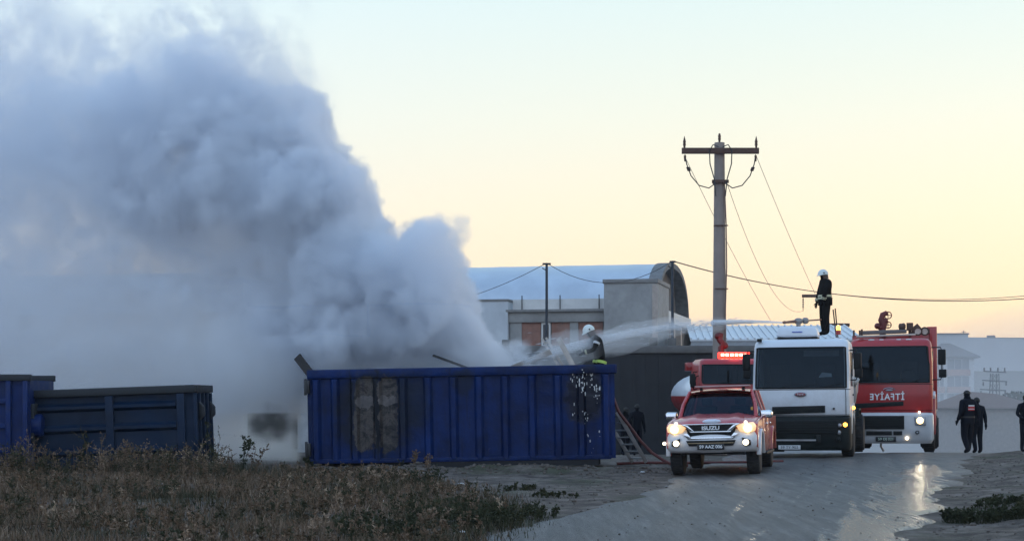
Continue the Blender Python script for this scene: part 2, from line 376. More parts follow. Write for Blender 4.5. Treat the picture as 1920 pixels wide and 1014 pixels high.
def annex(name, label, px0, px1, ytop, zd, depth, mat, cat='building'):
    x0, x1 = (px0 - CX) / FPX * zd, (px1 - CX) / FPX * zd; zt = CAMZ + (HY - ytop) / FPX * zd
    cosr = math.cos(RZ); r = empty(name, (x1, zd, base_at(x1, zd)), RZ); Lx = (x1 - x0) / cosr * .985; H = zt - r.location.z
    return r, Lx, H
r, Lx, H = annex('stair_block', '', 1132, 1232, 522, 83.0, 4, concrete)
g = MB(); g.box(-Lx, 0, 0, 4.6, 0, H - .22); g.build('wall', concrete, r, .02)
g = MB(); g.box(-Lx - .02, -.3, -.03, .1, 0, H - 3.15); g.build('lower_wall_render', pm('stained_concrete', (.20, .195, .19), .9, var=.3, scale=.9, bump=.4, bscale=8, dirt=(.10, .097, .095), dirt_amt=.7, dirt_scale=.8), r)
g = MB(); g.box(-Lx - .06, .06, -.06, 4.66, H - .22, H); g.build('parapet_cap', pm('grey_cap', (.22, .21, .20), .8), r, .02)
g = MB(); g.box(-Lx - .01, .01, -.015, .02, H - 3.15, H - 3.05); g.build('pour_joint', pm('joint_grey', (.15, .145, .14), .9), r)
g = MB(); g.box(-.25, .03, -.03, .0, H - 8, H - .3); g.build('corner_strip', pm('tan_render', (.42, .35, .30)), r)
tag(r, 'tall blank raw concrete block at the hall end', 'building')
r, Lx, H = annex('brick_annex', '', 953, 1134, 571, 84.6, 3, concrete)
g = MB(); g.box(-Lx, 0, 0.12, 3, 0, H - .35); g.build('wall', concrete, r)
g = MB(); g.box(-Lx - .1, .05, -.12, 3, H - .9, H - .35); g.build('ring_beam', concrete, r, .02)
g = MB(); g.box(-Lx - .15, .08, -.3, 3.1, H - .35, H - .22); g.build('eave_slab', pm('grey_cap', (0, 0, 0)), r)
g = MB(); g.box(-Lx + .1, 0, .3, .4, H - .22, H + .35); g.build('parapet', white_trim, r)
for px in (975, 1048, 1122):
    g = MB(); g.cyl((-Lx * (1134 - px) / 181, .2, H - .22), (-Lx * (1134 - px) / 181, .2, H + .55), .03, n=6); g.build('rebar_stub', metal_dark, r)
for a0, a1 in ((976, 1012), (1033, 1068), (1084, 1130)):
    g = MB(); g.box(-Lx * (1134 - a0) / 181, -Lx * (1134 - a1) / 181, .05, .14, 0, H - .9); g.build('brick_panel', brickm, r)
for a0, a1 in ((953, 976), (1068, 1084)):
    g = MB(); g.box(-Lx * (1134 - a0) / 181, -Lx * (1134 - a1) / 181, -.02, .13, 0, H - .88); g.build('column', concrete, r, .01)
wx0, wx1 = -Lx * (1134 - 1014) / 181, -Lx * (1134 - 1031) / 181
g = MB(); g.box(wx0, wx1, -.01, .13, H - 2.2, H - .92); g.box(wx0 - .1, wx1 + .1, -.1, .1, H - 2.3, H - 2.2); w_ = g.build('window', white_trim, r)
g = MB(); g.box(wx0 + .09, wx1 - .09, -.03, 0, H - 2.1, H - 1.02); g.build('pane', pane_dark, w_)
tag(r, 'unfinished concrete frame with orange brick infill panels', 'building')
r, Lx, H = annex('plastered_annex', '', 700, 952, 564, 85.5, 3, plaster)
g = MB(); g.box(-Lx, 0, 0, 3, 0, H); g.build('wall', plaster, r, .02)
g = MB(); g.box(-Lx - .05, .05, -.05, 3.05, H, H + .1); g.build('coping', pm('grey_cap', (0, 0, 0)), r)
tag(r, 'blank pale plastered annex beside the brick panels, half in smoke', 'building')

# low shed with ribbed pale roof behind the utility pole
x0, x1, yy = 9.1, 16.3, 80.0
r = empty('ribbed_roof_shed', (x0, yy, base_at(x0, yy)), RZ * .35)
zb = r.location.z; ze = CAMZ + (HY - 636) / FPX * yy - zb; zr = CAMZ + (HY - 611) / FPX * (yy + 7) - zb
g = MB(); g.box(0, 8, 0.1, 14, 0, ze - .05); g.build('wall', plaster, r)
g = MB(); g.add([(-.2, -.15, ze), (8.3, -.15, ze), (8.3, 7, zr), (-.2, 7, zr), (8.3, 14.2, ze), (-.2, 14.2, ze), (-.2, -.15, ze - .09), (8.3, -.15, ze - .09)], [(0, 1, 2, 3), (3, 2, 4, 5), (6, 7, 1, 0)])
rf_ = g.build('roof', pm('pale_ribbed_sheet', (.62, .64, .66), .45, .2, var=.08), r, ang=10)
for k in range(25):
    x = -.15 + k * .35; g = MB(); g.obox((x, -.17, ze + .03), (x, 7, zr + .03), .08, .07); g.build('seam_rib', pm('pale_ribbed_sheet', (0, 0, 0)), rf_)
g = MB(); g.box(-.15, 8.2, -.1, 0.08, ze - .62, ze - .1); g.build('fascia', pm('grey_fascia', (.30, .31, .33), .7), r)
tag(r, 'low shed with pale ribbed metal roof behind the utility pole', 'shed')

# dark flat workshop wall behind container and tanker
r = empty('dark_workshop', (9.6, 63.2, base_at(9.6, 63.2)), -R(1.5)); zb = r.location.z
H = CAMZ + (HY - 648) / FPX * 63.5 - zb
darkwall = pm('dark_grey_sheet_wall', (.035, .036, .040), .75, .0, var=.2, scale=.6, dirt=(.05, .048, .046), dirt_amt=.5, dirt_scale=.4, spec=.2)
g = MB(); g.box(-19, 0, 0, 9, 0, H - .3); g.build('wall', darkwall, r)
for k in range(0, 37):
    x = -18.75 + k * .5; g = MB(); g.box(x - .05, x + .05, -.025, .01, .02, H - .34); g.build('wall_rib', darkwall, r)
g = MB(); g.box(-19.1, .1, -.12, 9.1, H - .3, H); g.build('roof_edge', pm('grey_brown_fascia', (.13, .125, .12), .7, var=.2), r, .02)
for px, py in ((868, 644), (948, 641), (1225, 637), (1260, 638)):
    q = P(px, py, 63.6); lx = (q.x - 9.6); g = MB(); g.box(lx - .16, lx + .16, .3, .62, H - .02, q.z - zb + .1); g.build('vent_block', pm('grey_brown_fascia', (0, 0, 0)), r, .02)
tag(r, 'long low dark grey workshop behind the container and the tanker', 'workshop')

# white shed seen through the gap in the smoke
r = empty('white_shed', (-6.2, 50, base_at(-6.2, 50)), R(2)); zb = r.location.z
g = MB(); g.box(-6, 0, 0, 4, 0, 2.55); g.build('wall', pm('dirty_white_wall', (.55, .56, .57), .8), r)
g = MB(); g.box(-6.2, .25, -.35, 4.2, 2.55, 2.7); g.box(-6.2, .25, -.36, -.3, 2.32, 2.56); g.build('roof', pm('white_trim', (0, 0, 0)), r)
g = MB(); g.box(-2.05, -.5, -.04, .02, .12, 1.95); g.build('doorway', pm('shaded_opening', (.02, .02, .02), .9), r)  # dark slab on the solid wall, painting the shade inside the opening
g = MB(); g.box(-2.2, -.35, -.08, .0, 1.96, 2.08); g.build('lintel', pm('grey_cap', (0, 0, 0)), r)
tag(r, 'white shed with a dark doorway seen through smoke between containers', 'shed')

# far apartment blocks, house, hill buildings
far_wall = pm('apartment_render', (.42, .42, .43), .85, var=.06, scale=.2)
far_roof = pm('apartment_roof', (.13, .11, .105), .85)
far_band = pm('apartment_terracotta_band', (.34, .19, .15), .85)
Y = 280
def fx(px, Y=Y): return (px - CX) / FPX * Y
def fz(py, Y=Y): return CAMZ + (HY - py) / FPX * Y
r = empty('apartment_block', (fx(1795), Y, base_at(fx(1795), Y)), -R(6)); zb = r.location.z
x0, x1 = fx(1742) - fx(1795), fx(1826) - fx(1795); zt = fz(668) - zb
g = MB(); g.box(x0, x1, 0, 12, 0, zt); g.build('wall', far_wall, r)
g = MB(); g.add([(x0 - .9, -.9, zt), (x1 + .9, -.9, zt), (x1 + .9, 12.9, zt), (x0 - .9, 12.9, zt), (x0 + 3.2, 6, zt + 2.5), (x1 - 3.2, 6, zt + 2.5), (x0 - .9, -.9, zt - .25), (x1 + .9, -.9, zt - .25), (x1 + .9, 12.9, zt - .25), (x0 - .9, 12.9, zt - .25)],
              [(0, 1, 5, 4), (1, 2, 5), (2, 3, 4, 5), (3, 0, 4), (6, 7, 1, 0), (7, 8, 2, 1), (9, 6, 0, 3), (6, 9, 8, 7)]); g.build('roof', far_roof, r, ang=10)
for k in range(5):
    z0 = zt - .5 - k * 3.0
    for a0, a1 in ((x0 + .5, x0 + 2.6), (x1 - 4.6, x1 - .9)):
        g = MB(); g.box(a0, a1, -.06, .02, z0 - 1.75, z0); w_ = g.build('window', pm('far_window', (.09, .10, .12), .3), r)
        for q in (1, 2):
            xm = a0 + (a1 - a0) * q / 3; g = MB(); g.box(xm - .05, xm + .05, -.12, -.06, z0 - 1.75, z0); g.build('frame', far_wall, w_)
        g = MB(); g.box(a0 - .1, a1 + .1, -.9, -.005, z0 - 2.85, z0 - 1.8); g.build('balcony', far_band, r)
tag(r, 'five storey apartment block with dark hipped roof in the haze', 'apartment block')
r = empty('flat_roofed_block', (fx(1793, 330), 330, base_at(fx(1793, 330), 330)), -R(6)); zb = r.location.z
g = MB(); g.box(-5.5, 2.4, 0, 10, 0, fz(627, 330) - zb); g.build('wall', far_wall, r)
g = MB(); g.box(-5.7, 2.6, -.2, 10.2, fz(627, 330) - zb, fz(627, 330) - zb + .3); g.build('roof', far_roof, r)
g = MB(); g.cyl((2, 3, fz(627, 330) - zb), (2, 3, fz(618, 330) - zb), .09, n=5); g.cyl((1.5, 3, fz(621, 330) - zb), (2.5, 3, fz(621, 330) - zb), .06, n=5); g.build('aerial', metal_dark, r)
tag(r, 'pale flat roofed block rising behind the hipped roof apartments', 'apartment block')
r = empty('long_factory', (fx(1860, 420), 420, base_at(fx(1860, 420), 420)), -R(3)); zb = r.location.z
zt = fz(634, 420) - zb
g = MB(); g.prism([(-7.5, 0), (24, 0), (24, zt - .7), (-7.5, zt + .3)], 'y', 0, 24); g.build('wall', far_wall, r)
g = MB(); g.box(-.2, 1.6, 3, 5, zt - 1, zt + .9); g.build('chimney', far_roof, r)
tag(r, 'huge plain pale factory on the hill in haze', 'factory')
r = empty('hip_roof_house', (fx(1850, 150), 150, base_at(fx(1850, 150), 150)), R(8)); zb = r.location.z
zt = fz(765, 150) - zb; zr = fz(733, 150) - zb
g = MB(); g.box(-2.6, 5.2, 0, 7, 0, zt); g.build('wall', pm('house_render', (.30, .27, .25), .85), r)
g = MB(); g.add([(-3.2, -.5, zt), (5.8, -.5, zt), (5.8, 7.5, zt), (-3.2, 7.5, zt), (-.4, 3.5, zr), (2.6, 3.5, zr - .25)], [(0, 1, 5, 4), (1, 2, 5), (2, 3, 4, 5), (3, 0, 4), (3, 2, 1, 0)]); g.build('roof', pm('brown_tile_roof', (.16, .105, .085), .85), r, ang=10)
tag(r, 'low house with brown hipped roof below the pylon', 'house')
fol_far = pm('far_leaves', (.05, .055, .035), .8)
def blob_tree(px, py, Y, rad, hh, label, grp):
    x = fx(px, Y); b = base_at(x, Y); r = empty('bare_tree', (x, Y, b)); top = fz(py, Y) - b
    g = MB(); g.tube([(0, 0, 0), (.1, 0, top * .5), (0, .1, top * .8)], [.22, .15, .06], 7)
    for k in range(9):
        q = random.uniform(0, 6.28); z0 = top * random.uniform(.3, .7); l = rad * random.uniform(.5, .9)
        g.tube([(0, 0, z0), (l * .5 * math.cos(q), l * .5 * math.sin(q), z0 + l * .4), (l * math.cos(q), l * math.sin(q), z0 + l * .9)], [.08, .05, .02], 5)
    g.build('trunk', pm('bark', (.07, .055, .045), .9), r)
    g = MB()
    for k in range(900):
        v = Vector((random.gauss(0, 1), random.gauss(0, 1), random.gauss(0, 1))).normalized() * (random.random() ** .45)
        c = Vector((v.x * rad, v.y * rad, top - hh / 2 + v.z * hh / 2)); s_ = random.uniform(.10, .26)
        a = Vector((random.gauss(0, 1), random.gauss(0, 1), random.gauss(0, 1))).normalized() * s_; b_ = Vector((random.gauss(0, 1), random.gauss(0, 1), random.gauss(0, 1))).normalized() * s_
        g.add([c - a, c + b_, c + a, c - b_], [(0, 1, 2, 3)])
    g.build('crown', fol_far, r, ang=0); tag(r, label, 'tree', grp)
blob_tree(1905, 732, 170, 1.9, 3.6, 'hazy thin tree at the edge right of the pylon', None)

# distant lattice pylon
Y = 170; pmat = pm('pylon_steel', (.12, .125, .13), .6, .5)
r = empty('lattice_pylon', (fx(1865, Y), Y, base_at(fx(1865, Y), Y)), R(5)); zb = r.location.z; zt = fz(700, Y) - zb
def pyl(z): return .75 - .42 * z / zt
for s in ((-1, -1), (1, -1), (1, 1), (-1, 1)):
    g = MB(); g.cyl((s[0] * pyl(0), s[1] * pyl(0), 0), (s[0] * pyl(zt), s[1] * pyl(zt), zt), .055, n=4); g.build('leg', pmat, r)
zz = list(np.linspace(0, zt, 15))
g = MB()
for a, b in zip(zz, zz[1:]):
    for s in (-1, 1):
        g.cyl((-pyl(a), s * pyl(a), a), (pyl(b), s * pyl(b), b), .03, n=4); g.cyl((s * pyl(a), -pyl(a), a), (s * pyl(b), pyl(b), b), .03, n=4); g.cyl((pyl(a), s * pyl(a), a), (-pyl(b), s * pyl(b), b), .03, n=4)
tag(g.build('lattice', pmat, r), kind='stuff')
for py, xa, xb in ((697, -1.2, 1.25), (714, -1.35, 1.35), (731, -1.6, 1.25)):
    z = fz(py, Y) - zb; g = MB(); g.obox((xa, 0, z + .08), (xb, 0, z - .05), .12, .12); am = g.build('crossarm', pmat, r)
    for x in ((-1.15, -.45, .35, 1.1) if py == 697 else (xa + .1, xb - .1)):
        g = MB(); g.lathe([(.03, 0), (.12, .06), (.05, .14), (.13, .2), (.05, .28), (.11, .34), (.03, .42)], (x, 0, z + .05 if py == 697 else z - .5), 'z', 8); g.build('insulator', pm('insulator_brown', (.07, .045, .04), .3), am)
tag(r, 'small lattice power pylon with insulators in the hazy valley', 'pylon')

# ------------------------------------------------------------------ utility poles and wires
polec = pm('spun_concrete_pole', (.27, .22, .19), .85, var=.12, scale=2, bump=.2, dirt=(.20, .17, .15), dirt_amt=.5)
rust = pm('rusty_steel', (.11, .065, .05), .7, .5, var=.3, scale=6)
cable = pm('black_cable', (.03, .028, .03), .6)
wirem = pm('bare_wire', (.10, .095, .09), .6, .3)
insul = pm('insulator_brown', (.07, .045, .04))
PY = 61.4
pb = P(1349, 740, PY); r = empty('utility_pole', (pb.x, PY, base_at(pb.x, PY))); zb = r.location.z
def PL(px, py, dy=0): q = P(px, py, PY); return Vector((q.x - pb.x, dy, q.z - zb))
k_ = PY / FPX
g = MB(); g.tube([(0, 0, -.3), (0, 0, PL(0, 600).z), (0, 0, PL(0, 268).z)], [14.5 * k_, 12.4 * k_, 9.5 * k_], 18); g.build('shaft', polec, r)
z = PL(0, 285).z
g = MB(); g.box(PL(1277, 0).x, PL(1421, 0).x, -9.5 * k_ - .13, -9.5 * k_ - .01, z - 5.5 * k_, z + 5.5 * k_); ca = g.build('crossarm', rust, r, .01)
for px in (1282, 1349, 1416):
    x = PL(px, 0).x; z0 = PL(0, 280).z if px != 1349 else PL(0, 268).z; y_ = -.25 if px != 1349 else 0
    g = MB(); g.lathe([(.03, -.05), (.045, .1), (.06, .14), (.045, .2), (.06, .24), (.045, .3), (.03, .36), (.008, .46 if px != 1349 else .2)], (x, y_, z0), 'z', 10); g.build('pin_insulator', rust, ca)
for s in (-1, 1):
    px_ = 1349 + s * 66
    pts = [PL(px_, 292, -.25), PL(1349 + s * 63, 310, -.3), PL(1349 + s * 55, 332, -.32), PL(1349 + s * 40, 350, -.34), PL(1349 + s * 22, 355, -.36), PL(1349 + s * 8, 345, -.32)]
    g = MB(); g.tube(pts, .022, 7); g.build('jumper_cable', cable, r)
    for t_ in (.3, .38, .46, .54):
        c0 = pts[1].lerp(pts[2], t_); g = MB(); g.ell(c0, (.075, .075, .03), 10, 6); g.build('insulator_disc', insul, r)
    c0 = PL(px_, 294, -.25); g = MB(); g.tube([c0, c0 - Vector((0, 0, .22))], [.05, .03], 8); g.build('clamp', rust, r)
    pts = [PL(1349 + s * 4, 278, -.33), PL(1349 + s * 14, 274, -.35), PL(1349 + s * 21, 285, -.36), PL(1349 + s * 20, 310, -.37), PL(1349 + s * 12, 338, -.36), PL(1349 + s * 9, 370, -.32)]
    g = MB(); g.tube(pts, .022, 7); g.build('loop_cable', cable, r)
g = MB(); g.lathe([(.24, -.07), (.27, -.05), (.27, .05), (.24, .07)], (0, 0, PL(0, 342).z), 'z', 18); g.box(-.32, .32, -.3, -.22, PL(0, 345).z, PL(0, 339).z); g.build('collar', rust, r)
g = MB(); g.tube([PL(1357, 345, -.2), PL(1360, 420, -.22), PL(1361, 500, -.23), PL(1358, 600, -.25), PL(1358, 640, -.25)], .025, 6); g.build('downlead', pm('rusty_conduit', (.13, .07, .06), .6), r)
for py in (424, 542):
    g = MB(); q = PL(1349, py); g.lathe([(.225, -.02), (.235, 0), (.225, .02)], (0, 0, q.z), 'z', 16); g.box(-.22, .30, -.27, -.23, q.z - .02, q.z + .02); g.build('strap', rust, r)
tag(r, 'tall concrete utility pole with steel crossarm and looped cables', 'utility pole')
def slim_pole(px, ytop, Y, label, capw):
    q = P(px, ytop, Y); b = base_at(q.x, Y); r = empty('slim_pole', (q.x, Y, b)); H = q.z - b
    g = MB(); g.tube([(0, 0, 0), (0, 0, H)], [.085, .065], 10); g.build('shaft', pm('blue_grey_pole', (.035, .045, .06), .6, .4), r)
    g = MB(); g.box(-capw, capw, -.05, .05, H - .09, H); g.build('crossarm', metal_dark, r, .01)
    g = MB(); g.tube([(-.05, -.07, H - .35), (-.22, -.09, H - .25)], .025, 6); g.build('bracket', metal_dark, r)
    tag(r, label, 'pole', 'slim wire poles'); return Vector((q.x, Y, q.z))
s1 = slim_pole(1025, 493, 78, 'slim dark pole in front of the orange brick annex', .2)
s2 = slim_pole(1261, 489, 76, 'slim dark pole in front of the vaulted hall gable', .14)
def wire(name, pts, rad, label, mat=wirem):
    g = MB(); g.tube(pts, rad, 5); o = g.build(name, mat); tag(o, label, 'wire', 'overhead wires'); return o
wire('overhead_wire', sag(s1, s2, 1.0), .016, 'thin wire between the two slim poles')
wire('overhead_wire', sag(s1, P(800, 575, 85), .3), .016, 'thin wire dropping from the slim pole into the smoke')
pe = P(2010, 552, 70); wire('overhead_cable', sag(s2, pe, .92, 28), .019, 'thick sagging cable running from slim pole past the firefighter', cable)
wire('overhead_wire', sag(s2 + Vector((0, 0, -.02)), P(2010, 545, 71), .98, 28), .014, 'fine wire above the thick sagging cable')
# far pole hidden behind the firefighter on the truck
Y = 95; q = P(1547, 540, Y); b = base_at(q.x, Y); r = empty('staggered_arm_pole', (q.x, Y, b)); H = q.z - b
g = MB(); g.tube([(0, 0, 0), (0, 0, H)], [.2, .13], 12); g.build('shaft', polec, r)
for py, xa, xb, xi in ((555, 1503, 1549, 1505), (609, 1545, 1592, 1590)):
    z = CAMZ + (HY - py) / FPX * Y - b; f_ = Y / FPX
    g = MB(); g.box((xa - 1547) * f_, (xb - 1547) * f_, -.2, -.08, z - .09, z + .09); am = g.build('crossarm', rust, r, .01)
    x = (xi - 1547) * f_; g = MB(); g.lathe([(.015, 0)] + [(.05 if k % 2 else .022, -.1 - .07 * k) for k in range(9)] + [(.015, -.85)], (x, -.14, z - .05), 'z', 8); g.build('insulator_string', insul, am)
tag(r, 'far pole with staggered crossarms hidden behind the firefighter', 'utility pole')
p1 = Vector((pb.x, PY, zb)) + PL(1416, 294, -.25); p2 = Vector((pb.x, PY, zb)) + PL(1360, 342, -.3); p3 = Vector((pb.x, PY, zb)) + PL(1282, 294, -.25)
wire('overhead_wire', sag(p1, P(1560, 615, 95), .25, 20), .010, 'rightmost thin wire falling from the pole crossarm to the far pole')
wire('overhead_wire', sag(p2, P(1505, 583, 95), 1.5, 24), .010, 'middle thin wire sagging from pole to hanging insulator')
wire('overhead_wire', sag(p3, P(1470, 640, 95), .35, 20), .010, 'leftmost thin wire slanting down behind the concrete pole')

# ------------------------------------------------------------------ roll-off containers
def container_paint():
    m = bpy.data.materials.new('scorched_blue_paint'); m.use_nodes = True; t = m.node_tree; lk = t.links.new; b = t.nodes['Principled BSDF']
    co = nn(t, 'ShaderNodeTexCoord')
    def noi(s, d=6, r=.6, dist=0):
        k = nn(t, 'ShaderNodeTexNoise'); k.inputs['Scale'].default_value = s; k.inputs['Detail'].default_value = d; k.inputs['Roughness'].default_value = r; k.inputs['Distortion'].default_value = dist
        lk(co.outputs['Object'], k.inputs['Vector']); return k.outputs['Fac']
    base = ramp(t, [(.36, (.0006, .0085, .050)), (.64, (.0014, .021, .115))], noi(1.2, 8, .65))
    cur = base.outputs[0]
    sp = nn(t, 'ShaderNodeSeparateXYZ'); lk(co.outputs['Object'], sp.inputs[0])
    def math_(op, a, b_=None):
        k = nn(t, 'ShaderNodeMath', operation=op)
        for i, v in enumerate((a, b_)):
            if v is None: continue
            if isinstance(v, (int, float)): k.inputs[i].default_value = v
            else: lk(v, k.inputs[i])
        return k.outputs[0]
    wn = nn(t, 'ShaderNodeTexNoise'); wn.inputs['Scale'].default_value = 3.4; wn.inputs['Detail'].default_value = 7; wn.inputs['Roughness'].default_value = .65; lk(co.outputs['Object'], wn.inputs['Vector'])
    wsub = nn(t, 'ShaderNodeVectorMath', operation='MULTIPLY_ADD'); lk(wn.outputs['Color'], wsub.inputs[0]); wsub.inputs[1].default_value = (.34, .34, .55); wsub.inputs[2].default_value = (-.17, -.17, -.275)
    wadd = nn(t, 'ShaderNodeVectorMath', operation='ADD'); lk(co.outputs['Object'], wadd.inputs[0]); lk(wsub.outputs[0], wadd.inputs[1])
    sp = nn(t, 'ShaderNodeSeparateXYZ'); lk(wadd.outputs[0], sp.inputs[0])
    def patch(cx, cz, rx, rz, soft, nscale, namp, col, amt=1.0, power=4):
        nonlocal cur
        ax = math_('POWER', math_('ABSOLUTE', math_('DIVIDE', math_('SUBTRACT', sp.outputs['X'], cx), rx)), power)
        az = math_('POWER', math_('ABSOLUTE', math_('DIVIDE', math_('SUBTRACT', sp.outputs['Z'], cz), rz)), power)
        d = math_('ADD', math_('ADD', ax, az), math_('MULTIPLY', math_('SUBTRACT', noi(nscale, 6, .65), .5), namp))
        mr = nn(t, 'ShaderNodeMapRange', interpolation_type='SMOOTHSTEP'); lk(d, mr.inputs[0]); mr.inputs[1].default_value = 1 + soft; mr.inputs[2].default_value = 1 - soft; mr.inputs[4].default_value = amt
        mi = nn(t, 'ShaderNodeMix', data_type='RGBA'); lk(mr.outputs[0], mi.inputs['Factor']); lk(cur, mi.inputs['A'])
        if isinstance(col, tuple): mi.inputs['B'].default_value = (*col, 1)
        else: lk(col, mi.inputs['B'])
        cur = mi.outputs['Result']; return mr.outputs[0]
    f = 7.03 / 575
    def X(px): return (px - 580) * f
    def Z(py): return (872 - py) * 2.19 / 176
    patch(X(705), Z(778), .95, .95, .6, 2.5, 1.6, (.008, .011, .02), .85, 2)
    patch(X(770), Z(755), .55, .6, .6, 3, 1.6, (.006, .013, .03), .75, 2)
    patch(X(872), Z(722), .25, .28, .6, 3, 1.4, (.008, .012, .02), .7, 2)
    bare = ramp(t, [(.38, (.008, .009, .011)), (.47, (.042, .038, .037)), (.55, (.095, .08, .073)), (.62, (.028, .022, .021))], noi(3.2, 9, .75, .5))
    patch(X(686), Z(779), .235, .84, .16, 3.2, 1.7, bare.outputs[0], 1, 6)
    patch(X(731), Z(779), .21, .84, .16, 3.2, 1.7, bare.outputs[0], 1, 6)
    bp_ = ramp(t, [(.3, (.10, .09, .09)), (.7, (.19, .17, .165))], noi(6, 5))
    patch(X(686), Z(758), .22, .10, .2, 4, .5, bp_.outputs[0], .8, 4); patch(X(731), Z(755), .19, .09, .2, 4, .5, bp_.outputs[0], .8, 4)
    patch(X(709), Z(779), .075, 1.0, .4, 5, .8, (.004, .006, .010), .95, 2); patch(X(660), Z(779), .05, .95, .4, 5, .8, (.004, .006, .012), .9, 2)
    tar = patch(X(1097), Z(752), .42, .62, .45, 3.5, 1.5, (.004, .006, .014), .95, 2)
    scr = ramp(t, [(.70, (0, 0, 0)), (.74, (.5, .5, .5))], noi(5.5, 4, .5, 2.5))
    mi = nn(t, 'ShaderNodeMix', data_type='RGBA'); lk(scr.outputs[0], mi.inputs['Factor']); lk(cur, mi.inputs['A']); mi.inputs['B'].default_value = (.05, .055, .09, 1); cur = mi.outputs['Result']
    smp = nn(t, 'ShaderNodeMapping'); lk(co.outputs['Object'], smp.inputs[0]); smp.inputs['Scale'].default_value = (9, 9, .7)
    sn = nn(t, 'ShaderNodeTexNoise'); sn.inputs['Scale'].default_value = 1.0; sn.inputs['Detail'].default_value = 8; sn.inputs['Roughness'].default_value = .7; lk(smp.outputs[0], sn.inputs['Vector'])
    sr = ramp(t, [(.52, (0, 0, 0)), (.70, (.65, .65, .65))], sn.outputs['Fac'])
    mi = nn(t, 'ShaderNodeMix', data_type='RGBA'); lk(sr.outputs[0], mi.inputs['Factor']); lk(cur, mi.inputs['A']); mi.inputs['B'].default_value = (.004, .008, .03, 1); cur = mi.outputs['Result']
    ru = ramp(t, [(.62, (0, 0, 0)), (.70, (.8, .8, .8))], noi(2.6, 10, .78))
    mi = nn(t, 'ShaderNodeMix', data_type='RGBA'); lk(ru.outputs[0], mi.inputs['Factor']); lk(cur, mi.inputs['A']); mi.inputs['B'].default_value = (.03, .02, .02, 1); cur = mi.outputs['Result']
    lk(cur, b.inputs['Base Color'])
    rr = nn(t, 'ShaderNodeMapRange'); lk(tar, rr.inputs[0]); rr.inputs[3].default_value = .55; rr.inputs[4].default_value = .2; lk(rr.outputs[0], b.inputs['Roughness'])
    b.inputs['Specular IOR Level'].default_value = .22
    bp = nn(t, 'ShaderNodeBump'); bp.inputs['Strength'].default_value = .55; bp.inputs['Distance'].default_value = .06; lk(noi(2.4, 6), bp.inputs['Height']); lk(bp.outputs[0], b.inputs['Normal'])
    return m
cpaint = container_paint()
A0, A1 = P(580, 872, 36.7), P(1155, 865, 36.35)
yaw = math.atan2(A1.y - A0.y, A1.x - A0.x); LC = (A1.xy - A0.xy).length; HC = 2.19
cont = empty('waste_container', (A0.x, A0.y, -.02), yaw, -R(1.05))
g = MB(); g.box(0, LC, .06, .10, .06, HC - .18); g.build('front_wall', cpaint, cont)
g = MB(); g.box(0, LC, 2.28, 2.32, .06, HC - .18); g.build('rear_wall', cpaint, cont)
g = MB(); g.box(LC - .05, LC, .10, 2.28, .06, HC - .18); g.build('end_wall', cpaint, cont)
g = MB(); g.box(.0, LC, .1, 2.28, .06, .12); g.build('floor_plate', cpaint, cont)
g = MB(); g.box(-.03, .03, .08, 2.3, .1, HC - .2); door = g.build('tail_door', cpaint, cont)
for py in (727, 843):
    z = (872 - py) * HC / 176; g = MB(); g.box(-.07, .04, -.06, .08, z - .15, z + .15); g.cyl((-.05, -.05, z - .19), (-.05, -.05, z + .19), .035, n=8); g.build('hinge', pm('dark_steel', (0, 0, 0)), door, .01)
for y0, y1, nm in ((-.02, .12, 'top_rail'), (2.24, 2.38, 'top_rail')):
    g = MB(); g.box(-.02, LC + .03, y0, y1, HC - .2, HC); g.build(nm, cpaint, cont, .015)
g = MB(); g.box(LC - .06, LC + .06, .12, 2.24, HC - .2, HC - .003); g.build('top_rail', cpaint, cont, .01)
f_ = LC / 575
ribs = [593, 629, 666, 709, 757, 804, 852, 900, 949, 999, 1047, 1091, 1137]
for px in ribs:
    x = (px - 580) * f_ + .02; w_ = .11
    g = MB(); g.add([(x - w_, .06, .1), (x - w_ * .45, -.055, .1), (x + w_ * .45, -.055, .1), (x + w_, .06, .1), (x - w_, .06, HC - .2), (x - w_ * .45, -.055, HC - .24), (x + w_ * .45, -.055, HC - .24), (x + w_, .06, HC - .2)],
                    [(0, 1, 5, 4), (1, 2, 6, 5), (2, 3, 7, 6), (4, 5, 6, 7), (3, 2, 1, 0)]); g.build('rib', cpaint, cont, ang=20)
g = MB(); g.box(-.01, LC - .1, -.03, .09, .04, .14); g.build('bottom_rail', cpaint, cont, .01)
for y0 in (.55, 1.6):
    g = MB(); g.box(.2, LC - .35, y0, y0 + .16, -.1, .06); g.build('skid_and_shadow_strip', pm('skid_and_gap_black', (.012, .012, .015), .6, .3), cont)
g = MB(); g.box(2.7, LC - .38, -.01, .05, -.09, .038); g.build('skid_and_shadow_strip', pm('skid_and_gap_black', (0, 0, 0)), cont)  # black strip painting the shadow gap below the front wall, beside the real skids
foam = pm('white_foam', (.75, .75, .74), .5, var=.05)
g = MB(); rnd = random.Random(3)
for px, py, n in ((1078, 706, 8), (1090, 722, 10), (1097, 712, 7), (1117, 702, 6), (1113, 716, 8), (1120, 735, 10), (1096, 738, 9), (1098, 780, 5), (1101, 795, 4), (1107, 824, 3), (1131, 820, 2), (1075, 772, 3), (1110, 850, 2), (1122, 745, 7)):
    for k in range(n):
        x = (px + rnd.gauss(0, 3.2) - 580) * f_; z = (872 - py + rnd.gauss(0, 7)) * HC / 176 - .06; s_ = rnd.uniform(.004, .014)
        yy_ = .055
        for rp in ribs:
            dx = abs(x - ((rp - 580) * f_ + .02))
            if dx < .11: yy_ = min(yy_, .06 - .115 * min(1, (.11 - dx) / .06))
        g.ell((x, yy_, z), (s_, .010, s_ * rnd.uniform(1, 4.5)), 7, 5)
tag(g.build('foam_flecks', foam, cont), kind='stuff')
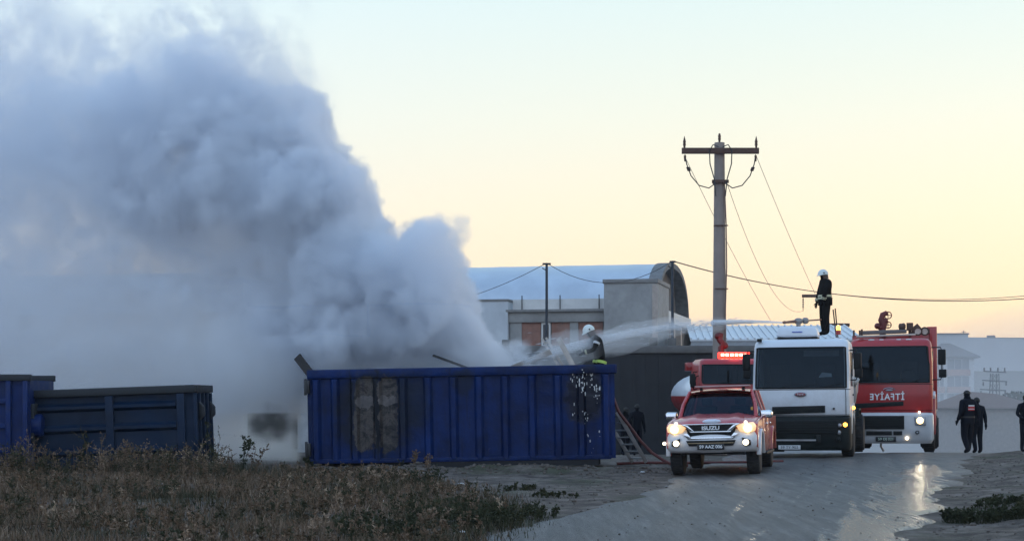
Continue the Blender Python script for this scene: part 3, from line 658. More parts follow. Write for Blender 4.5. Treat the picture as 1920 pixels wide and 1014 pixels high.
tag(cont, 'long blue ribbed waste container with scorched patches, smoking', 'container')
# burnt heap inside the container
g = MB(); NXh, NYh = 60, 18; vs = []
for j in range(NYh):
    for i in range(NXh):
        x = .1 + (LC - .25) * i / (NXh - 1); y = .12 + 2.14 * j / (NYh - 1)
        vs.append((x, y, 1.35 + .45 * mnoise.noise(Vector((x * .9, y * 1.1, 3))) + .25 * mnoise.noise(Vector((x * 3, y * 3, 9))) + .35 * sst(4.5, 6.3, x)))
g.add(vs, [(j * NXh + i, j * NXh + i + 1, (j + 1) * NXh + i + 1, (j + 1) * NXh + i) for j in range(NYh - 1) for i in range(NXh - 1)])
heap = g.build('burnt_debris', pm('charred_waste', (.035, .032, .03), .9, var=.5, scale=5, bump=.6), ang=60); heap.location = cont.location; heap.rotation_euler = cont.rotation_euler
tag(heap, 'charred rubbish heaped inside the smoking blue container', 'rubbish heap', kind='stuff')
def plank(pa, ya, pb_, yb, w, t, label, mat):
    p0, p1 = P(*pa, ya), P(*pb_, yb); g = MB(); g.obox(p0, p1, w, t, (0, 1, .3)); o = g.build('plank', mat, bevel=.005); tag(o, label, 'plank', 'planks sticking out of the container'); return o
wood = pm('pale_wood', (.42, .36, .31), .8, var=.2, scale=4, bump=.3); woodd = pm('charred_wood', (.03, .027, .026), .9)
plank((597, 720), 37.3, (557, 668), 37.6, .2, .05, 'dark charred board sticking out at the container door end', woodd)
plank((905, 700), 37.4, (812, 666), 37.9, .05, .05, 'thin charred batten slanting out of the smoke above the rim', woodd)
plank((1082, 700), 37.0, (1047, 634), 37.5, .12, .04, 'pale straight plank leaning beside the bent firefighter', wood)
plank((960, 690), 37.6, (1033, 659), 37.2, .13, .04, 'pale plank lying low across the smoking rubbish', wood)
p0, p1 = P(1064, 700, 37.3), P(1024, 633, 37.9); d_ = p1 - p0
lad = empty('short_ladder', p0)
sidev = Vector((-.10, .28, .0))
for s in (0, 1):
    g = MB(); g.obox(sidev * s, d_ + sidev * s, .05, .03, (0, 1, .3)); g.build('rail', wood, lad)
for k in range(4):
    c0 = d_ * (.2 + .22 * k); g = MB(); g.obox(c0, c0 + sidev, .03, .06); g.build('rung', wood, lad)
tag(lad, 'short pale ladder poking out of the container rubbish', 'ladder')

# the two darker containers on the left
cp2 = pm('dark_blue_green_paint', (.003, .014, .038), .5, var=.35, scale=1.4, bump=.3, bscale=5, dirt=(.018, .03, .055), dirt_amt=.7, dirt_scale=1.1, spec=.2)
cp3 = pm('worn_blue_paint', (.005, .020, .10), .5, var=.35, scale=1.4, bump=.3, bscale=5, dirt=(.022, .03, .06), dirt_amt=.7, dirt_scale=1.3, spec=.2)
Q0, Q1 = P(60, 890, 32.95), P(366, 890, 33.05)
r = empty('waste_container', (Q0.x, Q0.y, .0), math.atan2(Q1.y - Q0.y, Q1.x - Q0.x), -R(2.1)); L2 = (Q1.xy - Q0.xy).length; H2 = 1.69
cB = r
g = MB(); g.box(0, L2, .06, .1, .05, H2 - .14); g.build('front_wall', cp2, r)
g = MB(); g.box(0, L2, 2.2, 2.24, .05, H2 - .14); g.build('rear_wall', cp2, r)
g = MB(); g.box(L2 - .05, L2, .1, 2.2, .05, H2 - .14); g.build('end_wall', cp2, r)
g = MB(); g.box(0, .05, .1, 2.2, .05, H2 - .14); g.build('end_wall', cp2, r)
g = MB(); g.box(0, L2, .1, 2.2, .05, .1); g.build('floor_plate', cp2, r)
railm = pm('worn_grey_rail', (.018, .021, .026), .7, .0, var=.35, scale=5)
for y0, y1 in ((-.06, .13), (2.17, 2.36)):
    g = MB(); g.box(-.03, L2 + .06, y0, y1, H2 - .16, H2); g.build('top_rail', railm, r, .015)
g = MB(); g.box(L2 - .06, L2 + .08, .13, 2.17, H2 - .157, H2 - .004); g.build('top_rail', railm, r, .01)
for z in (.38, .86, 1.30):
    g = MB(); g.add([(0, .06, z - .09), (L2 - .35, .06, z - .09), (L2 - .35, -.03, z - .03), (0, -.03, z - .03), (0, -.03, z + .03), (L2 - .35, -.03, z + .03), (L2 - .35, .06, z + .09), (0, .06, z + .09)], [(0, 1, 2, 3), (3, 2, 5, 4), (4, 5, 6, 7), (1, 6, 5, 2), (0, 3, 4, 7)]); g.build('horizontal_rib', cp2, r, ang=20)
for x in (1.55, L2 - .33):
    g = MB(); g.box(x, x + .16, -.045, .06, .06, H2 - .17); g.build('post', cp2, r, .01)
for y in (.02, .5, 1.0, 1.5, 2.0):
    g = MB(); g.box(L2, L2 + .08, y, y + .09, .03, H2 - .17); g.build('end_rib', cp2, r, .01)
g = MB(); g.prism([(L2 + .08, .95), (L2 + .17, 1.05), (L2 + .17, 1.22), (L2 + .08, 1.34)], 'y', .3, .5); g.build('hook_plate', railm, r, .01); g = MB(); g.prism([(L2 + .08, .95), (L2 + .17, 1.05), (L2 + .17, 1.22), (L2 + .08, 1.34)], 'y', 1.7, 1.9); g.build('hook_plate', railm, r, .01)
tag(r, 'low dark blue container with horizontal ribs standing in the weeds', 'container')
Q1 = P(84, 880, 33.6)
r = empty('waste_container', (Q1.x, Q1.y - 1.1, .02), R(3)); H3 = CAMZ + (HY - 702) / FPX * 33 - .02
g = MB(); g.box(-4.2, 0, .06, .1, .1, H3 - .12); g.build('front_wall', cp3, r)
g = MB(); g.box(-4.2, 0, 2.1, 2.14, .1, H3 - .12); g.build('rear_wall', cp3, r)
g = MB(); g.box(-.05, 0, .1, 2.1, .1, H3 - .12); g.build('end_wall', cp3, r)
g = MB(); g.box(-4.2, 0, .1, 2.1, .06, .1); g.build('floor_plate', cp3, r)
for y0, y1 in ((-.02, .12), (2.06, 2.2)):
    g = MB(); g.box(-4.25, .03, y0, y1, H3 - .13, H3); g.build('top_rail', railm, r, .012)
for z in (.45, .95, 1.45):
    g = MB(); g.box(-4.2, -.46, -.02, .06, z - .05, z + .05); g.build('horizontal_rib', cp3, r, .01)
for x in (-.94, -.46, -.12):
    g = MB(); g.box(x, x + .10, -.05, .06, .1, H3 - .135); g.build('post', cp3, r, .012)
g = MB(); g.lathe([(.24, 0), (.24, .16), (.2, .2), (.05, .2)], (.0, .35, .95), 'x', 18); g.build('roller', cp3, r)
g = MB(); g.box(.0, .06, .16, .55, .6, 1.4); g.build('hinge_plate', railm, r, .01)
tag(r, 'taller brighter blue container cut off at the edge of the frame', 'container')

# ladder leaning on the container end, hose beside it
alu = pm('grey_alloy', (.42, .40, .38), .5, .3, var=.2, scale=5)
b0, t0 = P(1212, 866, 37.6), P(1157, 772, 37.2); lad = empty('leaning_ladder', b0); d_ = t0 - b0; sidev = P(1186, 866, 38.2) - b0
for s in (0, 1):
    g = MB(); g.obox(sidev * s, d_ + sidev * s, .09, .035, (0, 1, 0)); g.build('rail', alu, lad, .004)
for k in range(7):
    c0 = d_ * (.08 + .14 * k); g = MB(); g.cyl(c0, c0 + sidev, .018, n=8); g.build('rung', alu, lad)
tag(lad, 'grey ladder leaning on the end of the blue container', 'ladder')
hosem = pm('red_brown_hose', (.12, .03, .025), .7, var=.25, scale=8)
pts = [P(1150, 745, 37.4), P(1160, 772, 37.2), P(1178, 795, 37.2), P(1200, 825, 37.2), P(1222, 848, 37.2), P(1245, 863, 37.0), P(1262, 871, 36.6), P(1290, 872, 36.6)]
g = MB(); g.tube(pts, .036, 8); o = g.build('fire_hose', hosem); tag(o, 'red brown fire hose running down beside the leaning ladder', 'hose', 'fire hoses')
pts = [Vector((x, 38.3 + .15 * math.sin(x * 2), h(x, 38.3) + .05)) for x in np.linspace(2.5, 6.5, 14)]
g = MB(); g.tube(pts, .035, 8); o = g.build('fire_hose', hosem); tag(o, 'fire hose lying flat on the soil behind the ladder foot', 'hose', 'fire hoses')
# ------------------------------------------------------------------ vehicles
red_p = pm('pickup_red_paint', (.42, .028, .024), .32, var=.12, scale=2, coat=.6, dirt=(.20, .13, .10), dirt_amt=.45, dirt_scale=2.5, zdirt=(.35, 1.1))
truck_red = pm('engine_red_paint', (.36, .014, .014), .38, var=.12, scale=2, coat=.4, dirt=(.15, .07, .06), dirt_amt=.4, dirt_scale=1.7, zdirt=(.4, 1.6))
truck_white = pm('truck_white_paint', (.66, .68, .71), .4, var=.06, scale=1.5, coat=.3, dirt=(.42, .40, .38), dirt_amt=.4, dirt_scale=1.6, zdirt=(.8, 2.2))
white_p = pm('pickup_white_paint', (.70, .70, .72), .35, var=.06, scale=2, coat=.5, dirt=(.36, .32, .29), dirt_amt=.4, dirt_scale=4, zdirt=(.42, .9))
black_p = pm('black_plastic', (.006, .0065, .007), .55, var=.25, scale=6, spec=.25)
grey_bump = pm('dark_bumper_plastic', (.006, .010, .010), .6, var=.25, scale=3, dirt=(.022, .024, .022), dirt_amt=.5, dirt_scale=3, spec=.25)
chrome = pm('chrome', (.72, .74, .77), .15, 1., var=.08)
tyre_m = pm('tyre_rubber', (.016, .016, .017), .85, var=.3, scale=10, bump=.3, dirt=(.07, .058, .05), dirt_amt=.6, dirt_scale=5)
rim_m = pm('alloy_rim', (.35, .35, .36), .35, .8, var=.2, dirt=(.10, .09, .08), dirt_amt=.5)
inter = pm('dark_interior', (.02, .02, .022), .8)
lamp_hot = pm('headlamp_lit', (.9, .85, .7), .2, emit=(1, .66, .24), estr=5)
lamp_core = pm('headlamp_core', (.9, .9, .85), .2, emit=(1, .84, .52), estr=22)
lamp_fog = pm('fog_lamp_lit', (.9, .9, .8), .2, emit=(1, .82, .55), estr=4)
amber = pm('amber_lamp_lit', (.8, .35, .05), .2, emit=(1, .45, .05), estr=6)
lens_lit = pm('lit_headlight_housing', (.6, .5, .4), .2, .2, emit=(1, .62, .26), estr=.9)
lens = pm('clear_lens', (.35, .36, .38), .12, .3, var=.2)
red_led = pm('red_beacon_lit', (.7, .02, .02), .25, emit=(1, .03, .015), estr=4)
red_led2 = pm('red_beacon_segment', (.8, .3, .25), .25, emit=(1, .40, .25), estr=10)
plate_k = pm('black_plate', (.012, .012, .014), .4); plate_w = pm('white_plate', (.55, .56, .57), .5); letter_w = pm('plate_white', (.8, .8, .8), .5); letter_k = pm('plate_black', (.02, .02, .02), .5)
wglass = glass_mat('vehicle_glass', (.20, .23, .25)); dglass = glass_mat('truck_glass', (.34, .40, .43))
badge_red = pm('badge_red', (.22, .03, .035), .4)

def wheel(parent, x, y, rad, w, side, dual=False):
    """side +1: outer face towards +x"""
    r = empty('wheel', (x, y, rad)); r.parent = parent
    g = MB(); s = side
    prof = [(rad * .62, -w / 2), (rad * .9, -w / 2), (rad * .985, -w * .38), (rad, -w * .2), (rad, w * .2), (rad * .985, w * .38), (rad * .9, w / 2), (rad * .62, w / 2)]
    g.lathe(prof, (0, 0, 0), 'x', 36)
    n0 = 40
    for k in range(n0):
        q = 2 * math.pi * k / n0; c, s_ = math.cos(q), math.sin(q)
        g.obox((-w * .42, (rad + .004) * c, (rad + .004) * s_), (w * .42, (rad + .004) * math.cos(q + .06), (rad + .004) * math.sin(q + .06)), .045, .016, (0, c, s_))
    g.build('tyre', tyre_m, r)
    g = MB(); pr = [(rad * .64, w * .47), (rad * .60, w * .5), (rad * .56, w * .42), (rad * .3, w * .25), (rad * .22, w * .40), (.01, w * .42)]
    g.lathe([(a, b * s) for a, b in pr], (0, 0, 0), 'x', 28)
    for k in range(6):
        q = 2 * math.pi * k / 6; g.obox((w * .40 * s, rad * .2 * math.cos(q), rad * .2 * math.sin(q)), (w * .44 * s, rad * .58 * math.cos(q), rad * .58 * math.sin(q)), rad * .16, .03, (s, 0, 0))
    g.build('rim', rim_m, r)
    return r
def lamp(parent, name, c, r, mat, depth=.05, ny=16):
    g = MB(); g.lathe([(r * .3, -depth), (r * .75, -depth * .8), (r, -depth * .2), (r, depth)], c, 'y', ny); return g.build(name, mat, parent)
def spot(parent, loc, energy, col, size=R(70)):
    l = bpy.data.lights.new('headlight_beam', 'SPOT'); l.energy = energy; l.color = col; l.spot_size = size; l.spot_blend = .8; l.shadow_soft_size = .08
    o = bpy.data.objects.new('headlight_beam', l); C.objects.link(o); o.parent = parent; o.location = loc; o.rotation_euler = (R(84), 0, R(180)); o.rotation_euler = Vector((0, -1, -.08)).to_track_quat('-Z', 'Y').to_euler()
    return o

# ---- pickup
pk = empty('pickup_truck', (4.02, 32.2, 0), -R(13.5), R(-1.6)); pk.location.z = h(4.0, 32.5, False) + .035
HW = .925
def arch(cy, rr, n=10, z0=.42):
    return [(cy + rr * math.cos(q), .39 + rr * math.sin(q)) for q in np.linspace(0, math.pi, n)]
prof = [(5.22, .62), (5.24, 1.12), (3.52, 1.14), (3.5, 1.17), (1.42, 1.16), (.55, 1.08), (.28, 1.02), (.22, .9), (.22, .56), (.42, .5)]
a1_ = [p for p in reversed(arch(.92, .47))]; a2_ = [p for p in reversed(arch(4.05, .47))]
poly = prof + [(.44, .44)] + a1_ + [(1.42, .40), (3.54, .40)] + a2_ + [(4.54, .50), (5.2, .55)]
for s in (-1, 1):
    g = MB(); g.prism(poly, 'x', s * (HW - .07), s * HW); sd_ = g.build('body_side', red_p, pk, .018, 2)
    for ya, yb in ((1.5, 2.5), (2.53, 3.42)):
        g = MB(); g.prism([(ya, .45), (yb, .45), (yb, 1.13), (ya, 1.13)], 'x', s * HW, s * (HW + .012)); g.build('door', red_p, pk, .008)
        g = MB(); g.box(min(s * (HW + .01), s * (HW + .045)), max(s * (HW + .01), s * (HW + .045)), yb - .28, yb - .1, .97, 1.01); g.build('door_handle', chrome, pk, .008)
    for cy in (.92, 4.05):
        g = MB(); ring_o = arch(cy, .53); ring_i = arch(cy, .455)
        g.prism(ring_o + ring_i[::-1], 'x', s * (HW - .05), s * (HW + .045)); g.build('wheel_arch_flare', white_p if cy < 2 else red_p, pk, .015)
    g = MB(); g.box(min(s * (HW - .1), s * (HW + .08)), max(s * (HW - .1), s * (HW + .08)), 1.5, 3.45, .36, .41); g.build('side_step', black_p, pk, .01)
for x, y, s in ((.78, .92, 1), (-.78, .92, -1), (.78, 4.05, 1), (-.78, 4.05, -1)):
    wheel(pk, x, y, .39, .26, s)
g = MB(); g.box(-.62, .62, .3, 5.1, .42, .95); g.build('underbody', black_p, pk)
g = MB(); g.box(-.85, .85, 1.4, 3.4, .45, 1.02); g.box(-.62, .62, .35, 1.4, .8, 1.0); g.build('cabin_floor', inter, pk)
# hood: lofted from windscreen base to nose
rings = []
for y, z, w in ((1.55, 1.20, .84), (1.2, 1.185, .86), (.8, 1.15, .865), (.5, 1.10, .86), (.30, 1.04, .84), (.20, .97, .80), (.17, .90, .76)):
    row = []
    for k in range(13):
        t_ = -1 + 2 * k / 12
        bul = .035 * (1 - t_ ** 2) + (.022 if abs(abs(t_) - .55) < .1 else 0) - .05 * abs(t_) ** 6
        row.append((t_ * w, y + .07 * t_ * t_ * (1 if y < .6 else .2), z + bul))
    rings.append(row)
g = MB(); g.loft(rings, False, False); g.loft([[(p[0], p[1], p[2] - .03) for p in r_] for r_ in rings], False, False); g.build('hood', red_p, pk, ang=50)
g = MB(); g.ell((0, .25, 1.085), (.19, .03, .05), 20, 8); g.build('hood_badge', pm('white_badge', (.65, .68, .75), .4), pk)
# front bumper in plan
def plan(hw, f, back, rc, n=7, bow=.06):
    pts = []
    for k in range(15):
        t_ = -1 + 2 * k / 14; pts.append((t_ * (hw - rc), f + bow * t_ * t_))
    right = [(hw - rc + rc * math.sin(q), f + bow + rc - rc * math.cos(q)) for q in np.linspace(.2, math.pi / 2, n)]
    left = [(-a, b) for a, b in reversed(right)]
    return left[:] + pts + right + [(hw, back), (-hw, back)]
g = MB()
rb = [[(x, y, z) for x, y in plan(HW + dx, f, .5, .28)] for z, f, dx in ((.46, .10, -.05), (.52, .03, 0), (.62, 0, .01), (.78, .0, .01), (.86, .05, .0), (.93, .12, -.02))]
g.loft(rb); g.build('front_bumper', white_p, pk, ang=40)
# grille
g = MB(); g.prism([(-.52, 1.02), (.52, 1.02), (.44, .76), (-.44, .76)], 'y', .03, .2); g.build('grille', black_p, pk, .01)
g = MB()
for s in (-1, 1):
    g.prism([(s * .60, 1.04), (s * .50, .98), (s * .40, .865), (s * .30, .865), (s * .44, 1.0), (s * .50, 1.045)], 'y', .0, .12)
    g.prism([(s * .56, .84), (s * .47, .86), (s * .38, .755), (s * .46, .74)], 'y', -.005, .12)
g.prism([(-.52, 1.045), (.52, 1.045), (.5, 1.015), (-.5, 1.015)], 'y', .0, .1); g.prism([(-.41, .895), (.41, .895), (.40, .862), (-.40, .862)], 'y', -.004, .1); g.prism([(-.45, .775), (.45, .775), (.46, .735), (-.46, .735)], 'y', -.005, .1)
g.build('grille_trim', chrome, pk, .006)
text('grille_lettering', 'ISUZU', .105, letter_w, pk, (0, .02, .955), ext=.012, sx=1.25, bold=.003)
g = MB(); g.prism([(-.5, .71), (.5, .71), (.44, .60), (-.44, .60)], 'y', -.02, .1); g.build('lower_grille', black_p, pk, .006)
g = MB(); g.box(-.46, .46, -.028, .0, .652, .664); g.build('lower_trim', pm('brass_trim', (.4, .3, .18), .4, .6), pk)
g = MB(); g.box(-.27, .27, -.045, -.018, .525, .635); pl = g.build('number_plate', plate_k, pk, .004)
text('plate_lettering', '59 AAZ 006', .088, letter_w, pl, (0, -.047, .58), ext=.002, sx=1.05, bold=.0015)
for s in (-1, 1):
    g = MB(); g.prism([(s * .50, 1.0), (s * .62, 1.035), (s * .84, 1.06), (s * .90, .98), (s * .88, .88), (s * .70, .85), (s * .58, .87)], 'y', .075, .3); hl = g.build('headlight', lens_lit, pk, .02)
    lamp(hl, 'lit_bulb', (s * .74, .065, .94), .085, lamp_hot, .03); lamp(hl, 'bulb_core', (s * .74, .04, .94), .045, lamp_core, .01)
    lamp(hl, 'position_lamp', (s * .70, .06, 1.06), .032, lamp_fog, .02)
    g = MB(); g.prism([(s * .62, .76), (s * .79, .70), (s * .80, .60), (s * .66, .59)], 'y', -.008, .1); fs_ = g.build('fog_surround', black_p, pk, .01)
    lamp(fs_, 'fog_lamp', (s * .70, -.02, .66), .06, lamp_fog, .03)
    spot(pk, (s * .74, -.05, .92), 10, (1, .85, .62))
    # mirrors
    g = MB(); rr_ = [[(s * (1.0 + .13 * dx), 1.5 + dy, 1.2 + .085 * dz) for dx, dz in ((-1, -.9), (.7, -1), (1, -.6), (1, .5), (.6, 1), (-1, .9))] for dy in (0, .05, .12)]
    rr_[0] = [(s * 1.0 + (p[0] - s * 1.0) * .8, p[1], 1.2 + (p[2] - 1.2) * .8) for p in rr_[0]]
    g.loft(rr_); mr_ = g.build('mirror', chrome, pk, .01); g = MB(); g.obox((s * .86, 1.56, 1.13), (s * .93, 1.55, 1.17), .06, .05); g.build('mirror_arm', black_p, mr_)
    # pillars
    g = MB(); g.tube([(s * .80, 1.42, 1.14), (s * .76, 1.72, 1.42), (s * .66, 2.12, 1.69)], [.045, .04, .04], 8); g.build('windscreen_pillar', red_p, pk)
    for ya, yb in ((2.55, 2.62), (3.36, 3.30)):
        g = MB(); g.tube([(s * .84, ya, 1.14), (s * .68, yb, 1.70)], [.05, .04], 8); g.build('door_pillar', red_p, pk)
    for (ya, yt, yb, yc) in ((1.56, 2.2, 2.52, 2.58), (2.62, 2.66, 3.33, 3.27)):
        g = MB(); g.add([(s * .865, ya, 1.16), (s * .865, yb, 1.16), (s * .69, yc, 1.66), (s * .69, yt, 1.66)], [(0, 1, 2, 3)]); g.build('side_window', wglass, pk)
rings = []
for y, z, w in ((1.47, 1.19, .78), (1.68, 1.36, .735), (1.9, 1.53, .69), (2.10, 1.66, .64)):
    rings.append([(t_ * w, y - .09 * (1 - t_ * t_) + .02, z) for t_ in np.linspace(-1, 1, 11)])
g = MB(); g.loft(rings, False, False); g.build('windscreen', wglass, pk, ang=60)
g = MB(); g.add([(-.74, 3.42, 1.18), (.74, 3.42, 1.18), (.62, 3.34, 1.66), (-.62, 3.34, 1.66)], [(0, 1, 2, 3)]); g.build('rear_window', wglass, pk)
rings = [[(t_ * w, y - .05 * (1 - t_ * t_) * (1 if y < 2.5 else 0), z + .045 * (1 - abs(t_) ** 3)) for t_ in np.linspace(-1, 1, 11)] for y, z, w in ((2.02, 1.675, .66), (2.25, 1.70, .69), (2.7, 1.715, .70), (3.2, 1.70, .69), (3.38, 1.66, .66))]
g = MB(); g.loft(rings, False, False); g.loft([[(p[0], p[1], p[2] - .05) for p in q] for q in rings], False, False); g.build('roof', red_p, pk, ang=60)
for x in (-.36, .36):
    g = MB(); g.prism([(2.45, .9), (2.6, .9), (2.72, 1.38), (2.6, 1.38)], 'x', x - .22, x + .22); st = g.build('seat', inter, pk, .03); g = MB(); g.box(x - .12, x + .12, 2.64, 2.74, 1.40, 1.56); g.build('headrest', inter, st, .03)
g = MB(); g.box(-.78, .78, 1.5, 1.72, 1.0, 1.17); g.build('dashboard', inter, pk, .04)
g = MB(); g.tube([(.36 + .17 * math.cos(q), 1.85, 1.18 + .17 * math.sin(q)) for q in np.linspace(0, 2 * math.pi, 20)], .016, 6); g.build('steering_wheel', inter, pk)
g = MB(); g.box(-.05, .05, 1.95, 1.99, 1.5, 1.57); g.build('interior_mirror', inter, pk)
g = MB(); g.box(-.86, .86, 3.5, 5.22, .6, .66); g.box(-.86, .86, 5.16, 5.23, .6, 1.12); g.build('load_bed', red_p, pk)
g = MB(); g.box(-.56, .62, 2.12, 2.34, 1.785, 1.83); lb = g.build('roof_light_bar', pm('dull_red_lens', (.28, .06, .06), .35), pk, .015)
g = MB(); g.box(-.55, .61, 2.10, 2.16, 1.80, 1.826); g.build('bar_lens', pm('pale_pink_lens', (.45, .30, .29), .3), lb)
for x in (-.42, .48):
    g = MB(); g.box(x - .03, x + .03, 2.18, 2.26, 1.73, 1.79); g.build('bar_foot', black_p, lb)
lamp(pk, 'clearance_lamp', (-.965, .16, .66), .035, lamp_fog, .02)
tag(pk, 'red and white pickup with its headlights on', 'pickup')

# ---- cab-over trucks
def cab_ring(z, f, hw, back, rc=.16, bow=.09):
    pts = [(t_ * (hw - rc), f + bow * abs(t_) ** 2.5) for t_ in np.linspace(-1, 1, 17)]
    right = [(hw - rc + rc * math.sin(q), f + bow + rc - rc * math.cos(q)) for q in np.linspace(.15, math.pi / 2, 6)]
    left = [(-a, b) for a, b in reversed(right)]
    return [(x, y, z) for x, y in left + pts + right + [(hw, back), (-hw, back)]]
def lerp_prof(prof, z):
    for (z0, f0, w0), (z1, f1, w1) in zip(prof, prof[1:]):
        if z0 <= z <= z1:
            t_ = (z - z0) / (z1 - z0); return f0 + (f1 - f0) * t_, w0 + (w1 - w0) * t_
    return prof[-1][1:]
def cab(root, prof, back, paint, zw0, zw1, ww, off=.012, glass=None):
    """cab shell with a framed windscreen opening filled with glass"""
    zs = sorted(set([p[0] for p in prof] + [zw0, zw1])); rings = []
    for z in zs:
        f, w = lerp_prof(prof, z); rings.append(cab_ring(z, f, w, back))
    n = len(rings[0]); g = MB(); vs = [p for r_ in rings for p in r_]; fs = []
    for k in range(len(zs) - 1):
        for i in range(n):
            j = (i + 1) % n
            if zs[k] >= zw0 - 1e-6 and zs[k + 1] <= zw1 + 1e-6:
                xa, xb = rings[k][i][0], rings[k][j][0]
                if max(abs(xa), abs(xb)) <= ww and rings[k][i][1] < 1.0 and rings[k][j][1] < 1.0: continue
            fs.append((k * n + i, k * n + j, (k + 1) * n + j, (k + 1) * n + i))
    fs.append(tuple((len(zs) - 1) * n + i for i in range(n)))
    fs.append(tuple(range(n)))
    g.add(vs, fs); sh = g.build('cab_shell', paint, root, ang=40)
    # windscreen following the cab front
    rw = []
    for z in np.linspace(zw0 - .01, zw1 + .01, 7):
        f, w = lerp_prof(prof, z); rg = [p for p in cab_ring(z, f - off, w, back)[:-2] if abs(p[0]) <= ww + .02]
        rw.append(rg)
    m_ = min(len(q) for q in rw); rw = [q[:m_] for q in rw]
    g = MB(); g.loft(rw, False, False); ws = g.build('windscreen', glass or dglass, root, ang=60)
    g = MB(); edge = rw[0] + [q[-1] for q in rw[1:]] + rw[-1][::-1][1:] + [q[0] for q in rw[::-1][1:]]
    g.tube(edge, .022, 6, False); g.build('rubber_seal', black_p, ws)
    g = MB(); g.box(-ww + .05, ww - .05, .42, .8, zw0 - .25, zw0 + .02); g.build('dashboard', inter, root, .03)
    for x in (-.62, .55):
        g = MB(); g.prism([(1.0, zw0 - .3), (1.15, zw0 - .3), (1.3, zw0 + .62), (1.18, zw0 + .62)], 'x', x - .26, x + .26); g.build('seat', inter, root, .03)
    g = MB(); g.box(-1.12, 1.12, back - .12, back - .08, prof[0][0] + .1, prof[-1][0] - .2); g.build('cab_back_lining', pm('grey_lining', (.045, .05, .055), .85, var=.3, scale=2), root)
    for x in (-.45, .05, .62):
        f, w = lerp_prof(prof, zw0 + .06); g = MB(); g.obox((x, f - .04 + .05 * abs(x) ** 2, zw0 + .02), (x + .42, f - .035 + .05 * abs(x + .42) ** 2, zw0 + .10), .02, .015); g.build('wiper', black_p, ws)
    return sh
def side_glass(root, hw, y0, y1, z0, z1, slope=.1):
    for s in (-1, 1):
        g = MB(); g.prism([(y0, z0), (y1, z0), (y1, z1), (y0 + slope, z1)], 'x', s * (hw - .03), s * (hw + .006)); w_ = g.build('side_window', pm('dark_side_glass', (.015, .018, .02), .1), root, .004)
        g = MB(); g.box(min(s * hw, s * (hw + .03)), max(s * hw, s * (hw + .03)), y1 - .12, y1, z0 - .25, z0 - .2); g.build('door_handle', black_p, root)
def stacked_mirror(root, s, x, y, z0, z1, hgt=(.42, .24), wd=.2):
    m_ = empty('mirror', (0, 0, 0)); m_.parent = root
    g = MB(); g.box(x - wd / 2, x + wd / 2, y, y + .1, z1 - hgt[0], z1); g.build('main_glass_housing', black_p, m_, .035, 3)
    g = MB(); g.box(x - wd / 2 + .02, x + wd / 2 + .02, y + .01, y + .1, z0, z0 + hgt[1]); g.build('lower_glass_housing', black_p, m_, .03, 3)
    xi = s * 1.2
    g = MB(); g.tube([(xi, y + .12, z1 + .06), (x - s * .04, y + .06, z1 + .06), (x, y + .06, z1 - .05)], .018, 7); g.tube([(xi, y + .12, z0 - .06), (x - s * .04, y + .06, z0 - .06), (x, y + .06, z0 + .05)], .018, 7); g.cyl((x, y + .06, z0 + .1), (x, y + .06, z1 - .1), .018, n=7); g.build('bracket', black_p, m_)

# white truck
wt = empty('white_water_tanker', (0, 0, 0), -R(15), R(-.4)); WY = 41.0
wx = (1500 - CX) / FPX * WY; wt.location = (wx + .02, WY, h(wx, WY, False) + .03)
wz = wt.location.z
def WZ(py): return CAMZ + (HY - py) / FPX * WY - wz
prof = [(WZ(779), .03, 1.235), (WZ(770), 0.0, 1.24), (WZ(728), .03, 1.24), (WZ(690), .09, 1.235), (WZ(651), .20, 1.215), (WZ(641), .26, 1.19), (WZ(636), .36, 1.13), (WZ(634), .52, 1.02)]
cab(wt, prof, 1.95, truck_white, WZ(726), WZ(652), 1.14)
for zz0 in (WZ(730), WZ(777.5)):
    f, w = lerp_prof(prof, zz0); g = MB(); g.tube([(p[0], p[1], p[2]) for p in cab_ring(zz0, f, w, 1.95)[:-2]], .009, 5); g.build('panel_gap', black_p, wt)
for s in (-1, 1):
    g = MB(); g.tube([(s * 1.13, .10, WZ(729)), (s * 1.14, .08, WZ(750)), (s * 1.14, .09, WZ(777))], .008, 5); g.build('panel_gap', black_p, wt)
g = MB(); g.box(.05, .95, .50, .53, WZ(667), WZ(656)); g.build('sun_visor', pm('grey_visor', (.22, .23, .24), .8), wt)
g = MB(); g.tube([(.55 + .23 * math.cos(q), .72 + .1 * math.sin(q), WZ(712) + .2 * math.sin(q)) for q in np.linspace(0, 2 * math.pi, 20)], .018, 6, False); g.build('steering_wheel', inter, wt)
g = MB(); g.box(-.95, .95, -.075, -.03, WZ(812), WZ(788)); lg = g.build('lower_grille', black_p, wt, .01)
for k in range(5):
    z = WZ(791 + k * 4.6); g = MB(); g.box(-.93, .93, -.09, -.07, z - .014, z + .014); g.build('slat', grey_bump, lg)
side_glass(wt, 1.236, .45, 1.5, WZ(724), WZ(660))
g = MB(); zz_ = [WZ(778), WZ(784), WZ(800), WZ(836), WZ(844)]
g.loft([cab_ring(z, f, w, 1.2, .2) for z, f, w in zip(zz_, (.05, -.03, -.05, -.05, .02), (1.2, 1.25, 1.255, 1.255, 1.22))][::-1]); g.build('front_bumper', grey_bump, wt, ang=40)
g = MB(); g.prism([(-.72, WZ(762)), (.62, WZ(760)), (.62, WZ(773)), (-.72, WZ(776))], 'y', -.02, .1); sg = g.build('slot_grille', black_p, wt, .012)
for k in range(3):
    z = WZ(765 + k * 3.5); g = MB(); g.box(-.68, .58, -.03, -.015, z - .012, z + .012); g.build('slat', grey_bump, sg)
em = (0, -.012, WZ(739))
g = MB(); g.ell(em, (.16, .03, .062), 24, 8); eb = g.build('oval_emblem', pm('badge_chrome', (.3, .3, .32), .3, .7), wt)
